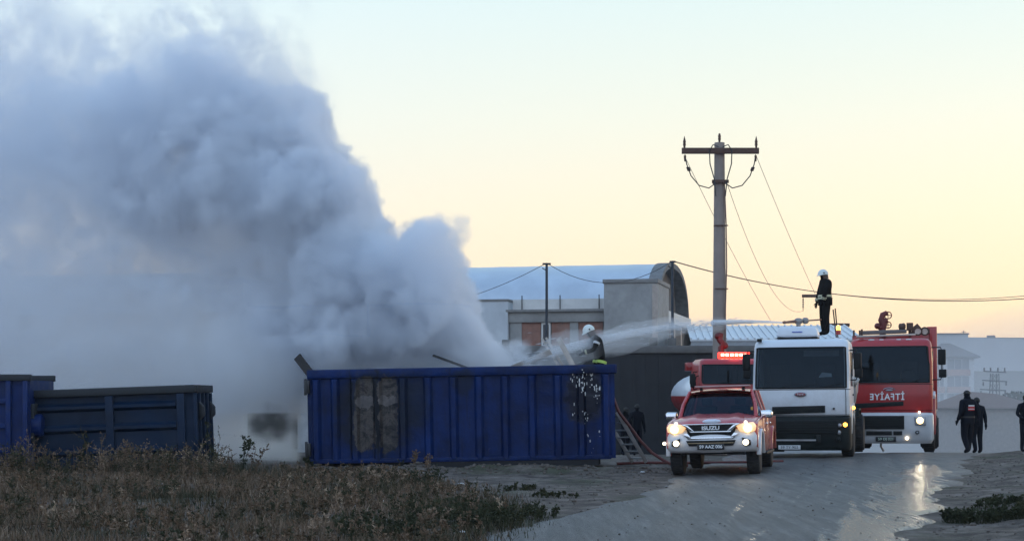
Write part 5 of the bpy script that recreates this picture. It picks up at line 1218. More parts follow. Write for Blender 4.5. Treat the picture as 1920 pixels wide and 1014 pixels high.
# firefighter bending inside the container
bpos = P(1118, 700, 38.35); bpos.z = 1.58
def ex2(root, belt, sleeve, D, k):
    g = MB(); a, b = Vector(D['hpL']) * k, Vector(D['knL']) * k
    g.cyl(a.lerp(b, .05), a.lerp(b, .22), .135, .13, 14, False); g.build('lime_band', lime, root)
    g = MB(); a, b = Vector(D['hpR']) * k, Vector(D['knR']) * k
    g.cyl(a.lerp(b, .05), a.lerp(b, .22), .135, .13, 14, False); g.build('lime_band', lime, root)
    for n in 'RL': sleeve('cuff_band', n, .62, .78, .064, band_m)
    sleeve('arm_band', 'L', .3, .5, .085, vestw, ('sh', 'el'))
person('firefighter in white helmet bending behind the rim of the blue container', bpos, -R(70),
       dict(pel=(0, .10, .88), sp=(0, .07, 1.09), ch=(0, -.03, 1.29), nk=(0, -.12, 1.43), hb=(0, -.17, 1.49), ht=(0, -.22, 1.58), shR=(-.19, -.04, 1.33), shL=(.19, -.04, 1.33), elR=(-.25, -.18, 1.10), elL=(.25, -.16, 1.08), wrR=(-.12, -.42, 1.04), wrL=(.12, -.40, 1.0),
            hpR=(-.095, .10, .84), hpL=(.095, .10, .84), knR=(-.12, -.02, .47), knL=(.12, .0, .46), face=(0, -.8, -.5)),
       dict(torso=turnout, legs=turnout, boots=boots, skin=skin_m), 1.80, 'helmet', bulk=1.08, extras=ex2)
# two officers by the workshop wall
o1 = P(1194, 845, 55.0); o1.z = h(o1.x, 55, False)
person('officer in dark uniform standing bareheaded by the workshop wall', o1, R(18), dict(wrR=(-.25, -.08, .92), elR=(-.28, .05, 1.16)), dict(torso=navy, legs=navy2, boots=boots, skin=skin_m), 1.78, None, 'officers by the wall', 1.08)
o2 = P(1172, 845, 55.6); o2.z = h(o2.x, 55.6, False)
person('officer in dark cap half hidden behind the leaning ladder', o2, R(30), dict(elR=(-.24, -.08, 1.2), wrR=(-.05, -.2, 1.28), hb=(0, -.05, 1.59), ht=(0, -.09, 1.68)), dict(torso=navy, legs=navy2, boots=boots, skin=skin_m), 1.68, 'cap', 'officers by the wall', 1.05)
# gendarmes on the road crest
def vest(root, belt, sleeve, D, k):
    for z0, z1, m_, w in ((1.335, 1.375, vestw, .105), (1.275, 1.33, vestr, .115), (1.255, 1.272, vestw, .115), (1.22, 1.252, vestr, .11)):
        g = MB(); pts = []
        for z in (z0, z1): pts.append([(x, .172 - .6 * x * x + (z - 1.2) * -.01, z) for x in np.linspace(-w, w, 7)] )
        g.loft(pts, False, False); g.build('back_print', m_, root)
    g = MB(); g.loft([[(.215 * math.cos(q), .165 * math.sin(q) + .005, z) for q in np.linspace(0, 2 * math.pi, 22, endpoint=False)] for z in (.86, .94, 1.06)], False); g.build('jacket_hem', navy, root)
    belt('duty_belt', 1.0, 1.05, .22, .172, boots, .005)
gy = 45.2; g1 = P(1814, 850, gy); g1.z = h(g1.x, gy, False) + .03
person('gendarme walking away in dark uniform with red and white back print', g1, R(180 + 25),
       dict(wrR=(-.30, .10, .95), elR=(-.29, .12, 1.18), wrL=(.26, -.10, .93), knR=(-.12, -.05, .50), anR=(-.12, -.10, .09), toR=(-.13, -.26, .05), anL=(.12, .16, .12), toL=(.13, .02, .045), face=(-.9, -.35, 0)), dict(torso=navy, legs=navy2, boots=boots, skin=skin_m), 1.80, 'cap', bulk=1.28, extras=vest)
g2 = P(1832, 850, gy + .75); g2.z = h(g2.x, gy + .75, False) + .03
person('person in blue jeans walking half hidden beside the gendarme', g2, R(180 + 15), dict(wrR=(-.28, .05, .93), anL=(.12, .12, .11), toL=(.13, -.03, .045)), dict(torso=navy, legs=denim, boots=boots, skin=skin_m), 1.62, None, bulk=1.2)
g3 = P(1923, 840, 47.5); g3.z = h(g3.x, 47.5)
def ex3(root, belt, sleeve, D, k):
    g = MB(); g.box(-.1, .1, -.16, -.135, 1.28, 1.34); g.build('chest_print', vestw, root)
    g = MB(); g.loft([[(.19 * math.cos(q), .142 * math.sin(q) + .005, z) for q in np.linspace(0, 2 * math.pi, 22, endpoint=False)] for z in (.86, .94, 1.06)], False); g.build('jacket_hem', navy, root)
person('dark uniformed figure cut off by the edge of the frame', g3, R(12), dict(elR=(-.30, -.02, 1.18), wrR=(-.18, -.14, 1.05)), dict(torso=navy, legs=navy2, boots=boots, skin=skin_m), 1.72, 'cap', bulk=1.08, extras=ex3)

# ------------------------------------------------------------------ vegetation and litter
def leaf_mat(name, cols, scale=.6):
    m = bpy.data.materials.new(name); m.use_nodes = True; t = m.node_tree; lk = t.links.new; b = t.nodes['Principled BSDF']
    at = nn(t, 'ShaderNodeAttribute', attribute_name='tint'); co = nn(t, 'ShaderNodeTexCoord')
    no = nn(t, 'ShaderNodeTexNoise'); no.inputs['Scale'].default_value = scale; no.inputs['Detail'].default_value = 4; lk(co.outputs['Object'], no.inputs['Vector'])
    ad = nn(t, 'ShaderNodeMath', operation='MULTIPLY_ADD'); lk(no.outputs['Fac'], ad.inputs[0]); ad.inputs[1].default_value = 1.1; ad.inputs[2].default_value = -.55
    a2 = nn(t, 'ShaderNodeMath', operation='ADD'); lk(ad.outputs[0], a2.inputs[0]); lk(at.outputs['Fac'], a2.inputs[1])
    r = ramp(t, cols, a2.outputs[0]); lk(r.outputs[0], b.inputs['Base Color']); b.inputs['Roughness'].default_value = .85; b.inputs['Specular IOR Level'].default_value = .2
    return m
dry = leaf_mat('dry_grass', [(0, (.034, .038, .018)), (.3, (.068, .056, .032)), (.48, (.135, .088, .056)), (.75, (.215, .142, .094)), (1, (.40, .30, .21))])
class Blades:
    def __init__(s): s.v = []; s.f = []; s.t = []
    def blade(s, x, y, z, L_, w, lean, az, t, bend=.4):
        dx, dy = math.cos(az), math.sin(az); px, py = -dy * w, dx * w; o = len(s.v)
        for k, wk in ((0, 1), (.5, .75), (1, .12)):
            r_ = lean * L_ * (k * (1 - bend) + bend * k * k); zz_ = z + L_ * k * (1 - .25 * lean * k)
            s.v += [(x + dx * r_ - px * wk, y + dy * r_ - py * wk, zz_), (x + dx * r_ + px * wk, y + dy * r_ + py * wk, zz_)]
        s.f += [(o, o + 1, o + 3, o + 2), (o + 2, o + 3, o + 5, o + 4)]; s.t += [t] * 6
    def leaf(s, c, d, L_, w, t):
        d = d.normalized(); sd_ = d.cross(Vector((random.gauss(0, 1), random.gauss(0, 1), random.gauss(0, 1)))).normalized() * w; o = len(s.v)
        s.v += [tuple(c), tuple(c + d * L_ * .45 + sd_), tuple(c + d * L_), tuple(c + d * L_ * .45 - sd_)]; s.f.append((o, o + 1, o + 2, o + 3)); s.t += [t] * 4
    def stalk(s, p, L_, lean, az, t, w=.006, nb=7, lf=.05, lw=.012, br=.35):
        p = Vector(p); top = p + Vector((lean * L_ * math.cos(az), lean * L_ * math.sin(az), L_)); mb = MB(); mb.tube([p, p.lerp(top, .5) + Vector((random.gauss(0, .02), random.gauss(0, .02), 0)), top], [w, w * .7, w * .3], 4, False)
        o = len(s.v); s.v += mb.v; s.f += [tuple(i + o for i in f) for f in mb.f]; s.t += [t] * len(mb.v)
        for k in range(nb):
            c = p.lerp(top, random.uniform(.25, 1)); d = Vector((random.gauss(0, 1), random.gauss(0, 1), random.uniform(.3, 1.4))).normalized(); l2 = br * L_ * random.uniform(.3, 1)
            mb = MB(); mb.tube([c, c + d * l2], [w * .5, w * .2], 3, False); o = len(s.v); s.v += mb.v; s.f += [tuple(i + o for i in f) for f in mb.f]; s.t += [t] * len(mb.v)
            for q in range(5):
                s.leaf(c + d * l2 * random.uniform(.2, 1), d + Vector((random.gauss(0, .7), random.gauss(0, .7), random.gauss(0, .5))), lf * random.uniform(.6, 1.3), lw, t + random.uniform(-.15, .15))
    def build(s, name, mat, parent=None):
        g = MB(); g.v = s.v; g.f = s.f
        me = bpy.data.meshes.new(name); me.from_pydata(s.v, [], s.f); me.materials.append(mat); me.shade_smooth()
        a = me.attributes.new('tint', 'FLOAT', 'POINT'); a.data.foreach_set('value', np.array(s.t, dtype=np.float32))
        o = bpy.data.objects.new(name, me); C.objects.link(o)
        if parent: o.parent = parent
        return o
def field_edge(y):      # right-hand limit of the weedy field
    return np.interp(y, [14, 18, 22, 27, 31, 34, 36], [-.9, -.35, .15, -.3, -1.6, -2.4, -3.4])
random.seed(11)
G = Blades(); cnt = 0
while cnt < 62000:
    y = random.uniform(15.5, 36.5); x = random.uniform(-.335 * y - .5, .6)
    if x > field_edge(y) + random.gauss(0, .3): continue
    d_ = .5 + .5 * mnoise.noise(Vector((x * .55, y * .4, 2))) + .25 * mnoise.noise(Vector((x * 1.7, y * 1.4, 5)))
    thin = max(sst(-4, -2.2, x) * sst(27, 32, y) * .75, sst(-5.8, -4.8, x) * sst(31, 34, y) * .8)
    if random.random() > d_ + .25 - thin: continue
    if y > 34.8 and x > -6: continue
    L_ = random.uniform(.06, .20) * (.6 + d_) * (1.15 if y > 27 else .9); gr = mnoise.noise(Vector((x * .6, y * .5, 12)))
    G.blade(x, y, h(x, y) - .01, L_, random.uniform(.003, .008), random.uniform(.1, 1.0), random.uniform(0, 6.28), .5 + random.gauss(0, .17) - (.35 if gr > .22 else 0) - .35 * sst(-1.5, .2, x) * sst(30, 22, y)); cnt += 1
tag(G.build('dry_grass', dry), 'dry brown grass covering the field in front', 'grass', kind='stuff')
G = Blades()
n_ = 0
while n_ < 1900:
    y = random.uniform(16.5, 35.5) if random.random() < .5 else random.uniform(29, 35); x = random.uniform(-.335 * y - .4, 0)
    if x > field_edge(y) - .15 or (y > 34 and x > -6.1): continue
    if mnoise.noise(Vector((x * .5, y * .4, 31))) < -.12: continue
    L_ = random.uniform(.16, .52) ** 1.0 * (1.15 if y > 30 and x < -5.5 else (.42 if y > 28 else .62)) * (1.5 if random.random() < .08 else 1)
    G.stalk((x, y, h(x, y)), L_, random.uniform(0, .35), random.uniform(0, 6.28), .5 + random.gauss(0, .18) - (.3 if random.random() < .25 else 0), nb=random.randint(5, 10), lf=.045, lw=.011); n_ += 1
tag(G.build('dead_weeds', dry), 'branching dead weeds among the dry grass', 'weeds', kind='stuff')
# green tufts at the field corner, on the shoulder and on the bank
grn = leaf_mat('green_tuft', [(0, (.018, .022, .011)), (.4, (.04, .044, .021)), (.7, (.075, .066, .036)), (1, (.13, .105, .065))], 1.2)
def tuft(px, py, rad, n, hh, label, grp='green tufts', asp=1.0):
    Y0 = FPX * 1.6 / (py - HY); c = P(px, py, Y0); r = Blades()
    for k in range(n):
        q = random.uniform(0, 6.28); d_ = rad * math.sqrt(random.random()); x = c.x + d_ * math.cos(q) * asp; y = c.y + d_ * math.sin(q) * 1.6
        r.blade(x, y, h(x, y) - .01, hh * random.uniform(.4, 1.1) * (1.1 - .6 * d_ / rad), random.uniform(.004, .009), random.uniform(.1, .9), random.uniform(0, 6.28), .45 + random.gauss(0, .2))
        if k % 6 == 0: r.stalk((x, y, h(x, y)), hh * random.uniform(.6, 1.2), .2, q, .35, nb=5, lf=.04, lw=.014)
    o = r.build('grass_tuft', grn); tag(o, label, 'grass tuft', grp)
for a in ((970, 958, .55, 420, .16, 'broad low green tuft at the road corner of the field'), (905, 975, .5, 380, .2, 'dense green tuft beside the white litter at the field corner'), (815, 955, .6, 420, .24, 'tall dark green clump inside the weedy field edge'),
          (975, 910, .3, 160, .08, 'thin green strip on the bare shoulder below the container'), (1040, 922, .4, 160, .06, 'flat green patch on the shoulder nearest the road'), (800, 900, .35, 220, .28, 'bushy weed clump standing before the blue container'),
          (700, 990, .55, 380, .22, 'dark green clump low in the middle of the field')): tuft(*a)
tuft(1845, 975, .33, 750, .13, 'dark green clump on the bank at the wet road edge', asp=1.6)
tuft(1905, 955, .5, 420, .10, 'faded grass patch on top of the right bank', asp=1.2)
def weed(px, py, Y0, L_, nb, lf, lw, t, label, lean=.2, az=0.):
    c = P(px, py, Y0); z = h(c.x, Y0); r = empty('tall_weed', (c.x, Y0, z)); b = Blades(); random.seed(px)
    for k in range(3): b.stalk((random.gauss(0, .04), random.gauss(0, .04), 0), L_ * random.uniform(.65, 1), lean * random.uniform(.3, 1.4), az + random.gauss(0, .5), t, .008, nb, lf, lw, .25)
    o = b.build('stems_and_leaves', grn if t < .5 else dry, r); tag(r, label, 'weed', 'tall weeds')
weed(412, 890, 32.4, 1.2, 9, .06, .018, .45, 'tall drooping weed against smoke beside the dark container', .45, math.pi)
weed(450, 890, 32.8, .75, 8, .07, .028, .3, 'leafy weed second from the dark container against smoke', .25, .3)
weed(472, 890, 32.8, .6, 8, .05, .02, .5, 'short dry weed against smoke right of the leafy one', .4, 0)
weed(583, 885, 34.6, .35, 8, .07, .03, .3, 'small leafy weed at the door end of the blue container', .3, math.pi)
weed(775, 880, 34.9, .42, 10, .05, .016, .6, 'dry upright weed in front of the blue container ribs')
weed(805, 880, 34.9, .38, 9, .05, .018, .7, 'pale dry bush in front of the container bottom rail')
weed(150, 880, 33.0, .8, 10, .06, .02, .35, 'green weed standing between the two dark containers')
weed(230, 890, 32.5, .7, 10, .05, .016, .6, 'tall dead weed before the dark container front')
# litter and clods
lit = pm('white_litter', (.62, .62, .60), .6, var=.08); stonem = pm('clod', (.10, .08, .066), .95, var=.3, scale=9, bump=.6, bscale=25)
def scrap(px, py, s, label, mat=lit):
    Y0 = FPX * 1.6 / (py - HY); c = P(px, py, Y0); z = h(c.x, c.y); g = MB(); n = 5
    vs = [(c.x + s * (i - 2) * .5, c.y + s * (j - 2) * .5, z + .02 + s * .5 * (random.random()) * (1 if 0 < i < 4 and 0 < j < 4 else .4)) for j in range(n) for i in range(n)]
    g.add(vs, [(j * n + i, j * n + i + 1, (j + 1) * n + i + 1, (j + 1) * n + i) for j in range(n - 1) for i in range(n - 1)])
    o = g.build('litter', mat, ang=0); md = o.modifiers.new('thick', 'SOLIDIFY'); md.thickness = .003; tag(o, label, 'litter', 'scraps of litter')
scrap(861, 988, .07, 'crumpled white scrap at the field corner by the road'); scrap(864, 898, .07, 'white scrap on the soil under the container middle'); scrap(1205, 880, .05, 'white scrap at the foot of the ladder'); scrap(300, 905, .06, 'white scrap among weeds before the dark container'); scrap(42, 858, .06, 'pale scrap below the cut off container')
scrap(795, 942, .03, 'tiny white scrap in the weeds under the container middle'); scrap(720, 930, .025, 'tiny pale scrap in the weeds left of the corner clump')
random.seed(5); base_clods = []
for k in range(4):
    g = MB(); g.ell((0, 0, 0), (1, .8, .6), 9, 7); g.v = [tuple(Vector(v) * (1 + .35 * mnoise.noise(Vector(v) * 1.6 + Vector((k * 3, 0, 0))))) for v in g.v]; base_clods.append(g)
G2 = MB()
for k in range(1700):
    if k < 480:
        x = random.uniform(-5.2, 4.4); y = 35.1 + random.gauss(0, .5); s = random.uniform(.012, .06)
    elif k < 1300:
        y = random.uniform(17, 42); u = random.choice((random.gauss(-.7, .6), ur(y) + abs(random.gauss(.2, 1.0)))); x = u + .227 * y - 4.2; s = random.uniform(.008, .03) * (1.8 if random.random() < .1 else 1)
    else:
        y = random.uniform(16, 40); u = random.uniform(.2, ur(y)); x = u + .227 * y - 4.2; s = random.uniform(.006, .018)
    b = base_clods[k % 4]; M_ = Matrix.Translation((x, y, h(x, y) + .25 * s + (.03 if k >= 1300 else 0))) @ Matrix.Rotation(random.uniform(0, 6), 4, 'Z') @ Matrix.Scale(s, 4)
    G2.add([M_ @ Vector(v) for v in b.v], b.f)
tag(G2.build('soil_clods', stonem, ang=60), 'loose clods of soil along container and road edges', 'soil', kind='stuff')
# ------------------------------------------------------------------ smoke, steam, water, haze
def vol_mat(name, color, density, absorb=None, aniso=0.0, attr='density', step=None):
    m = bpy.data.materials.new(name); m.use_nodes = True; t = m.node_tree; t.nodes.clear()
    o = nn(t, 'ShaderNodeOutputMaterial'); v = nn(t, 'ShaderNodeVolumePrincipled')
    v.inputs['Color'].default_value = (*color, 1); v.inputs['Density'].default_value = density; v.inputs['Anisotropy'].default_value = aniso
    v.inputs['Density Attribute'].default_value = attr or ''
    if absorb: v.inputs['Absorption Color'].default_value = (*absorb, 1)
    t.links.new(v.outputs[0], o.inputs['Volume'])
    if step: m.cycles.volume_step_rate = step
    return m
class GN:
    """small expression builder for geometry-node fields"""
    def __init__(s, name):
        s.t = bpy.data.node_groups.new(name, 'GeometryNodeTree'); s.t.interface.new_socket('Geometry', in_out='OUTPUT', socket_type='NodeSocketGeometry')
        s.t.interface.new_socket('Geometry', in_out='INPUT', socket_type='NodeSocketGeometry')
        s.out = s.t.nodes.new('NodeGroupOutput'); s.t.nodes.new('NodeGroupInput')
        p = s.t.nodes.new('GeometryNodeInputPosition'); s.pos = p.outputs[0]
        sp = s.t.nodes.new('ShaderNodeSeparateXYZ'); s.t.links.new(s.pos, sp.inputs[0]); s.x, s.y, s.z = sp.outputs
    def set(s, sock, v):
        if isinstance(v, (int, float)): sock.default_value = v
        elif isinstance(v, tuple): sock.default_value = v
        else: s.t.links.new(v, sock)
    def m(s, op, a, b=None, c=None):
        n = s.t.nodes.new('ShaderNodeMath'); n.operation = op
        for i, v in enumerate((a, b, c)):
            if v is not None: s.set(n.inputs[i], v)
        return n.outputs[0]
    def vm(s, op, a, b=None, sc_=None):
        n = s.t.nodes.new('ShaderNodeVectorMath'); n.operation = op; s.set(n.inputs[0], a)
        if b is not None: s.set(n.inputs[1], b)
        if sc_ is not None: s.set(n.inputs['Scale'], sc_)
        return n.outputs[0]
    def noise(s, vec, scale, detail=2, rough=.55, color=False):
        n = s.t.nodes.new('ShaderNodeTexNoise'); s.set(n.inputs['Vector'], vec); n.inputs['Scale'].default_value = scale; n.inputs['Detail'].default_value = detail; n.inputs['Roughness'].default_value = rough
        return n.outputs['Color'] if color else n.outputs['Fac']
    def voro(s, vec, scale):
        n = s.t.nodes.new('ShaderNodeTexVoronoi'); n.feature = 'F1'; s.set(n.inputs['Vector'], vec); n.inputs['Scale'].default_value = scale
        return n.outputs['Distance']
    def sstep(s, v, a, b, lo=0., hi=1.):
        n = s.t.nodes.new('ShaderNodeMapRange'); n.interpolation_type = 'SMOOTHSTEP'; s.set(n.inputs[0], v); n.inputs[1].default_value = a; n.inputs[2].default_value = b; n.inputs[3].default_value = lo; n.inputs[4].default_value = hi
        return n.outputs[0]
    def curve(s, v, pts, lo, hi, vmax):
        """piecewise curve: pts (x, value); returns value"""
        mr = s.t.nodes.new('ShaderNodeMapRange'); s.set(mr.inputs[0], v); mr.inputs[1].default_value = lo; mr.inputs[2].default_value = hi
        n = s.t.nodes.new('ShaderNodeFloatCurve'); c = n.mapping.curves[0]
        pp = sorted((min(1, max(0, (x - lo) / (hi - lo))), y / vmax) for x, y in pts)
        while len(c.points) < len(pp): c.points.new(.5, .5)
        for q, (x, y) in zip(c.points, pp): q.location = (x, y); q.handle_type = 'AUTO_CLAMPED'
        n.mapping.update(); s.t.links.new(mr.outputs[0], n.inputs['Value'])
        return s.m('MULTIPLY', n.outputs[0], vmax)
    def sep(s, v):
        n = s.t.nodes.new('ShaderNodeSeparateXYZ'); s.t.links.new(v, n.inputs[0]); return n.outputs
    def volume(s, dens, lo, hi, res, mat):
        v = s.t.nodes.new('GeometryNodeVolumeCube'); s.t.links.new(dens, v.inputs['Density']); v.inputs['Min'].default_value = lo; v.inputs['Max'].default_value = hi
        for k, n in zip(('Resolution X', 'Resolution Y', 'Resolution Z'), res): v.inputs[k].default_value = n
        sm = s.t.nodes.new('GeometryNodeSetMaterial'); sm.inputs['Material'].default_value = mat
        s.t.links.new(v.outputs[0], sm.inputs['Geometry']); s.t.links.new(sm.outputs[0], s.out.inputs[0])
def vol_obj(name, gn, mat, lo, hi):
    g = MB(); g.box(lo[0], hi[0], lo[1], hi[1], lo[2], hi[2]); o = g.build(name, mat)
    md = o.modifiers.new('density', 'NODES'); md.node_group = gn.t; return o
def yc_of(x): return 38.3 + max(0, -x) * .24      # the plume drifts back to the left
def pts_from_px(lst):
    res = []
    for px, py in lst:
        Yd = 38.5
        for _ in range(6): Yd = yc_of((px - CX) / FPX * Yd)
        q = P(px, py, Yd); res.append((q.x, q.z))
    return res
XLO, XHI = -20.0, 2.0
top = pts_from_px([(-400, 70), (-200, 80), (0, 70), (90, 120), (150, 140), (230, 130), (300, 115), (370, 95), (440, 105), (500, 130), (560, 125), (588, 135), (606, 200), (618, 262), (640, 310), (690, 375), (728, 432), (745, 455), (770, 425), (805, 408), (838, 420), (858, 455), (874, 510), (893, 565), (935, 630), (985, 668), (1040, 690)])
bot = pts_from_px([(-400, 340), (-100, 340), (0, 325), (110, 355), (220, 410), (330, 490), (430, 575), (500, 645), (560, 700), (620, 730), (1040, 730)])
SM_LO, SM_HI = (-17.0, 35.6, 1.2), (1.6, 46.5, 13.2)
s_ = GN('smoke_plume_density')
n1 = s_.vm('SUBTRACT', s_.noise(s_.pos, .42, 2, .5, True), (.5, .5, .5)); n2 = s_.vm('SUBTRACT', s_.noise(s_.pos, 1.25, 3, .6, True), (.5, .5, .5)); n3 = s_.vm('SUBTRACT', s_.noise(s_.pos, 4.0, 3, .62, True), (.5, .5, .5))
wp = s_.vm('ADD', s_.vm('ADD', s_.pos, s_.vm('MULTIPLY', n1, (1.9, 1.5, 2.3))), s_.vm('ADD', s_.vm('MULTIPLY', n2, (.8, .8, .8)), s_.vm('MULTIPLY', n3, (.42, .42, .42))))
wx_, wy_, wz_ = s_.sep(wp)
ztop = s_.curve(wx_, top, XLO, XHI, 13.0); zbot = s_.curve(wx_, bot, XLO, XHI, 13.0)
vp = s_.vm('ADD', s_.pos, s_.vm('ADD', s_.vm('MULTIPLY', n1, (.9, .9, .9)), s_.vm('MULTIPLY', n2, (.55, .55, .55))))
bulge = s_.m('ADD', s_.m('MULTIPLY', s_.m('SUBTRACT', .45, s_.voro(vp, .55)), 1.5), s_.m('ADD', s_.m('MULTIPLY', s_.m('SUBTRACT', .45, s_.voro(vp, 1.3)), .75), s_.m('MULTIPLY', s_.m('SUBTRACT', .45, s_.voro(vp, 3.2)), .30)))
er = s_.m('MULTIPLY', s_.m('SUBTRACT', s_.noise(vp, 2.4, 6, .7), .5), 1.15)
bulge = s_.m('ADD', bulge, er)
dtop = s_.m('ADD', s_.m('SUBTRACT', ztop, wz_), bulge)
dbot = s_.m('SUBTRACT', wz_, zbot)
ax = s_.m('MAXIMUM', s_.m('MULTIPLY', wx_, -1), 0)
yc = s_.m('MULTIPLY_ADD', ax, .24, 38.3); wisp = s_.sstep(s_.z, 8.6, 10.9)
th = s_.m('MULTIPLY', s_.m('MULTIPLY_ADD', ax, .12, 1.4), s_.m('MULTIPLY_ADD', wisp, -.5, 1.0))
dy = s_.m('ADD', s_.m('SUBTRACT', th, s_.m('ABSOLUTE', s_.m('SUBTRACT', wy_, yc))), bulge)
edge_w = s_.m('MULTIPLY_ADD', wisp, .5, .20)
f1 = s_.sstep(s_.m('DIVIDE', dtop, edge_w), 0, 1); f2 = s_.sstep(dbot, -.6, .9); f3 = s_.sstep(dy, 0, .28)
body = s_.m('MULTIPLY', s_.m('MULTIPLY', f1, f2), f3)
big = s_.sstep(s_.noise(s_.vm('ADD', s_.pos, s_.vm('MULTIPLY', n2, (1.2, 1.2, 1.2))), .33, 4, .6), .36, .62, .30, 1.0)
hole = s_.sstep(s_.m('SUBTRACT', s_.noise(s_.vm('MULTIPLY', wp, (1, .3, 1)), .5, 4, .62), s_.m('MULTIPLY', wisp, .12)), .40, .50)
hw_ = s_.m('MAXIMUM', wisp, s_.sstep(s_.x, -5.2, -8.5, 0.0, .93))
hole = s_.m('ADD', s_.m('MULTIPLY', hole, hw_), s_.m('SUBTRACT', 1, hw_))
dens = s_.m('MULTIPLY', s_.m('MULTIPLY', s_.m('MULTIPLY', body, big), hole), s_.m('MULTIPLY', s_.m('MULTIPLY_ADD', wisp, -.6, 1.0), s_.sstep(s_.x, -12.0, -6.0, .45, 1.0)))
fil = s_.sstep(s_.m('ABSOLUTE', s_.m('SUBTRACT', s_.noise(wp, .75, 5, .62), .5)), .025, .10, 1.0, 0.0)
zone = s_.m('MULTIPLY', s_.m('MULTIPLY', s_.sstep(dtop, -2.3, -.2), f3), s_.sstep(s_.x, -4.2, -6.0))
dens = s_.m('MAXIMUM', dens, s_.m('MULTIPLY', s_.m('MULTIPLY', fil, zone), .22))
smoke_m = vol_mat('grey_smoke', (.905, .925, .955), 4.2, aniso=.22, step=3.0)
s_.volume(dens, SM_LO, SM_HI, (265, 110, 172), smoke_m)
smoke = vol_obj('smoke_plume', s_, smoke_m, SM_LO, SM_HI)
tag(smoke, 'thick grey smoke billowing up from the blue container', 'smoke', kind='stuff')

# pale steam lying low between and behind the containers
ST_LO, ST_HI = (-17.0, 36.2, -.6), (1.8, 46.5, 7.0)
s_ = GN('steam_density')
n1 = s_.vm('SUBTRACT', s_.noise(s_.pos, .5, 2, .5, True), (.5, .5, .5)); n2 = s_.vm('SUBTRACT', s_.noise(s_.pos, 1.7, 4, .6, True), (.5, .5, .5))
wp = s_.vm('ADD', s_.pos, s_.vm('ADD', s_.vm('MULTIPLY', n1, (1.6, 1.6, 1.2)), s_.vm('MULTIPLY', n2, (.9, .9, .9))))
wx_, wy_, wz_ = s_.sep(wp)
zt_ = s_.curve(wx_, pts_from_px([(-400, 440), (0, 460), (220, 520), (430, 600), (540, 640), (640, 668), (800, 640), (900, 640), (980, 662), (1040, 705)]), XLO, XHI, 13.0)
zl_ = s_.curve(wx_, pts_from_px([(-400, 900), (500, 900), (560, 850), (592, 705), (640, 700), (1040, 700)]), XLO, XHI, 13.0)
f1 = s_.sstep(s_.m('SUBTRACT', zt_, wz_), -.3, 1.3)
inside = s_.sstep(s_.m('SUBTRACT', s_.z, zl_), -.25, .25)
ax = s_.m('MAXIMUM', s_.m('MULTIPLY', s_.x, -1), 0)
th = s_.sstep(s_.x, -6.2, -4.8, 2.3, .75); ycn = s_.sstep(s_.x, -6.5, -4.6, 39.6, 38.0)
f3 = s_.sstep(s_.m('SUBTRACT', th, s_.m('ABSOLUTE', s_.m('SUBTRACT', wy_, ycn))), -.2, .9)
big = s_.sstep(s_.noise(wp, .45, 4, .6), .34, .66, .30, 1.0)
# thinner in the gap where the dark doorway shows through
dx_ = s_.m('DIVIDE', s_.m('SUBTRACT', s_.x, -5.95), .75); dz_ = s_.m('DIVIDE', s_.m('SUBTRACT', s_.z, .95), .75)
gap = s_.sstep(s_.m('ADD', s_.m('MULTIPLY', dx_, dx_), s_.m('ADD', s_.m('MULTIPLY', dz_, dz_), s_.m('MULTIPLY', s_.m('SUBTRACT', s_.noise(s_.pos, 1.6, 4, .65), .5), 4.5))), .4, 1.5, .02, 1.0)
dens = s_.m('MULTIPLY', s_.m('MULTIPLY', s_.m('MULTIPLY', f1, inside), s_.m('MULTIPLY', f3, big)), s_.m('MULTIPLY', gap, s_.sstep(s_.x, -9.5, -5.6, .10, .8)))
steam_m = vol_mat('white_steam', (.992, .996, .999), 2.4, aniso=.6, step=4.0)
s_.volume(dens, ST_LO, ST_HI, (200, 96, 84), steam_m)
steam = vol_obj('steam', s_, steam_m, ST_LO, ST_HI)
tag(steam, 'pale steam and thin smoke drifting low behind the containers', 'steam', kind='stuff')

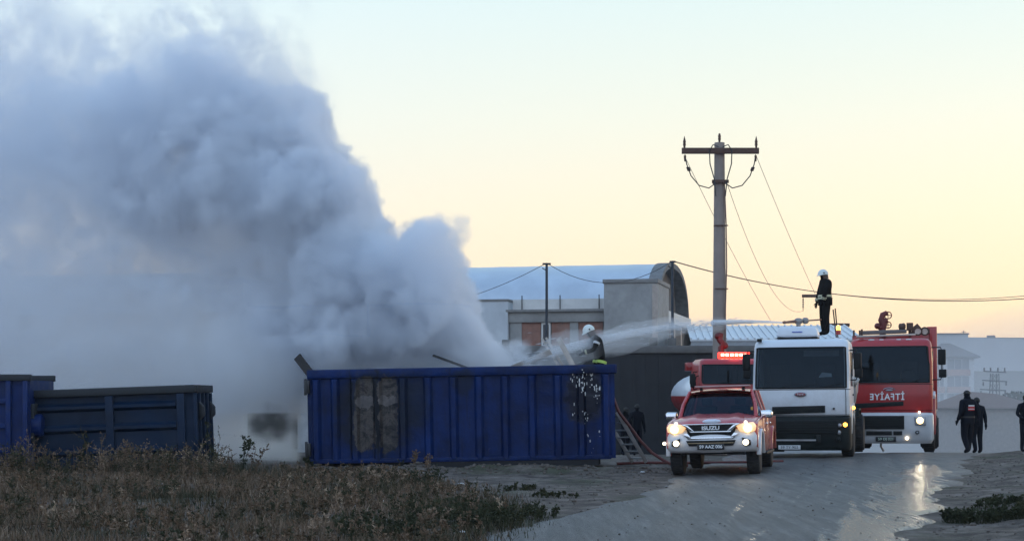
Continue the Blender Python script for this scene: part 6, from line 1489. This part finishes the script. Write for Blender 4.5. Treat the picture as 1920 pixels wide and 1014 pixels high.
# jet of water from the tanker monitor into the container
ja, jb = P(1466, 604.5, 42.55), P(985, 676, 36.9)
d_ = (jb - ja); LJ = d_.length; d_.normalize()
jet = empty('water_jet', ja); 
def jet_pt(t_): return d_ * LJ * t_ + Vector((0, 0, .30 * 4 * t_ * (1 - t_)))
g = MB(); g.tube([jet_pt(t_) for t_ in np.linspace(0, .3, 10)], [.022 + .05 * t_ for t_ in np.linspace(0, 1, 10)], 8)
jm = bpy.data.materials.new('water_stream'); jm.use_nodes = True; t = jm.node_tree; b = t.nodes['Principled BSDF']; b.inputs['Base Color'].default_value = (.75, .78, .82, 1); b.inputs['Roughness'].default_value = .3; b.inputs['Alpha'].default_value = .55
g.build('stream', jm, jet)
def spray(name, t0, t1, r0, r1, dens, seed, dz=0):
    g = MB(); rings = []; NR = 40
    for i in range(NR + 1):
        s = i / NR; t_ = t0 + (t1 - t0) * s; c = jet_pt(t_) + Vector((0, 0, dz * s)); rad = r0 + (r1 - r0) * s ** .85
        rad *= (1 if i < NR - 5 else max(.05, (NR - i) / 5))
        rings.append([c + Vector((0, math.cos(q) * .8, math.sin(q))) * rad * (1 + .45 * mnoise.noise(Vector((math.cos(q) * 1.6, math.sin(q) * 1.6, s * 9 + seed))) + .2 * mnoise.noise(Vector((math.cos(q) * 4, math.sin(q) * 4, s * 22 + seed)))) for q in np.linspace(0, 2 * math.pi, 22, endpoint=False)])
    g.loft(rings); m = vol_mat(name + '_water', (.98, .98, .99), dens, attr=None, aniso=.3)
    return g.build(name, m, jet, ang=60)
spray('mist', .10, 1.02, .05, .5, 1.0, 1, -.1); spray('spray_core', .06, 1.0, .035, .14, 4.5, 5)
rj = random.Random(4); g = MB()
for k in range(420):
    t_ = rj.uniform(.12, 1.0); rad = (.04 + .34 * t_) * abs(rj.gauss(0, .55)); q = rj.uniform(0, 6.28); c = jet_pt(t_) + Vector((0, math.cos(q) * .8, math.sin(q))) * rad - Vector((0, 0, .05 * t_))
    l_ = rj.uniform(.05, .28); w_ = rj.uniform(.004, .010); dd = (d_ + Vector((rj.gauss(0, .03), rj.gauss(0, .03), rj.gauss(0, .03)))).normalized()
    g.tube([c, c + dd * l_ * .5, c + dd * l_], [w_ * .3, w_, w_ * .2], 4)
tag(g.build('droplets', jm, jet), kind='stuff')
tag(jet, 'jet of water spraying from the truck roof into the container', 'water jet')
# thin smoke lying over the low ground beyond the road crest
g = MB(); rings = []
for i in range(25):
    s = i / 24; x = 9 + s * 110; rr_ = math.sin(math.pi * min(1, max(0, s * .96 + .02))) ** .35
    rings.append([(x, 175 + 95 * rr_ * math.cos(q), -13 + (15 + 9.5 * max(0, math.sin(q))) * rr_ * (1 if math.sin(q) > 0 else .3) * math.sin(q) * (1 + .25 * mnoise.noise(Vector((s * 5, q, 3))))) for q in np.linspace(0, 2 * math.pi, 28, endpoint=False)])
g.loft(rings); bank = g.build('drifting_smoke', vol_mat('thin_smoke', (.98, .98, .985), .0056, attr=None), ang=60)
tag(bank, 'thin pale smoke lying over the valley beyond the road', 'smoke', kind='stuff')
# the air itself
g = MB(); g.box(-712, 712, -66, 1312, -16, 34); hz = g.build('haze', vol_mat('evening_air', (.92, .94, .97), .00025, attr=None)); tag(hz, kind='stuff')
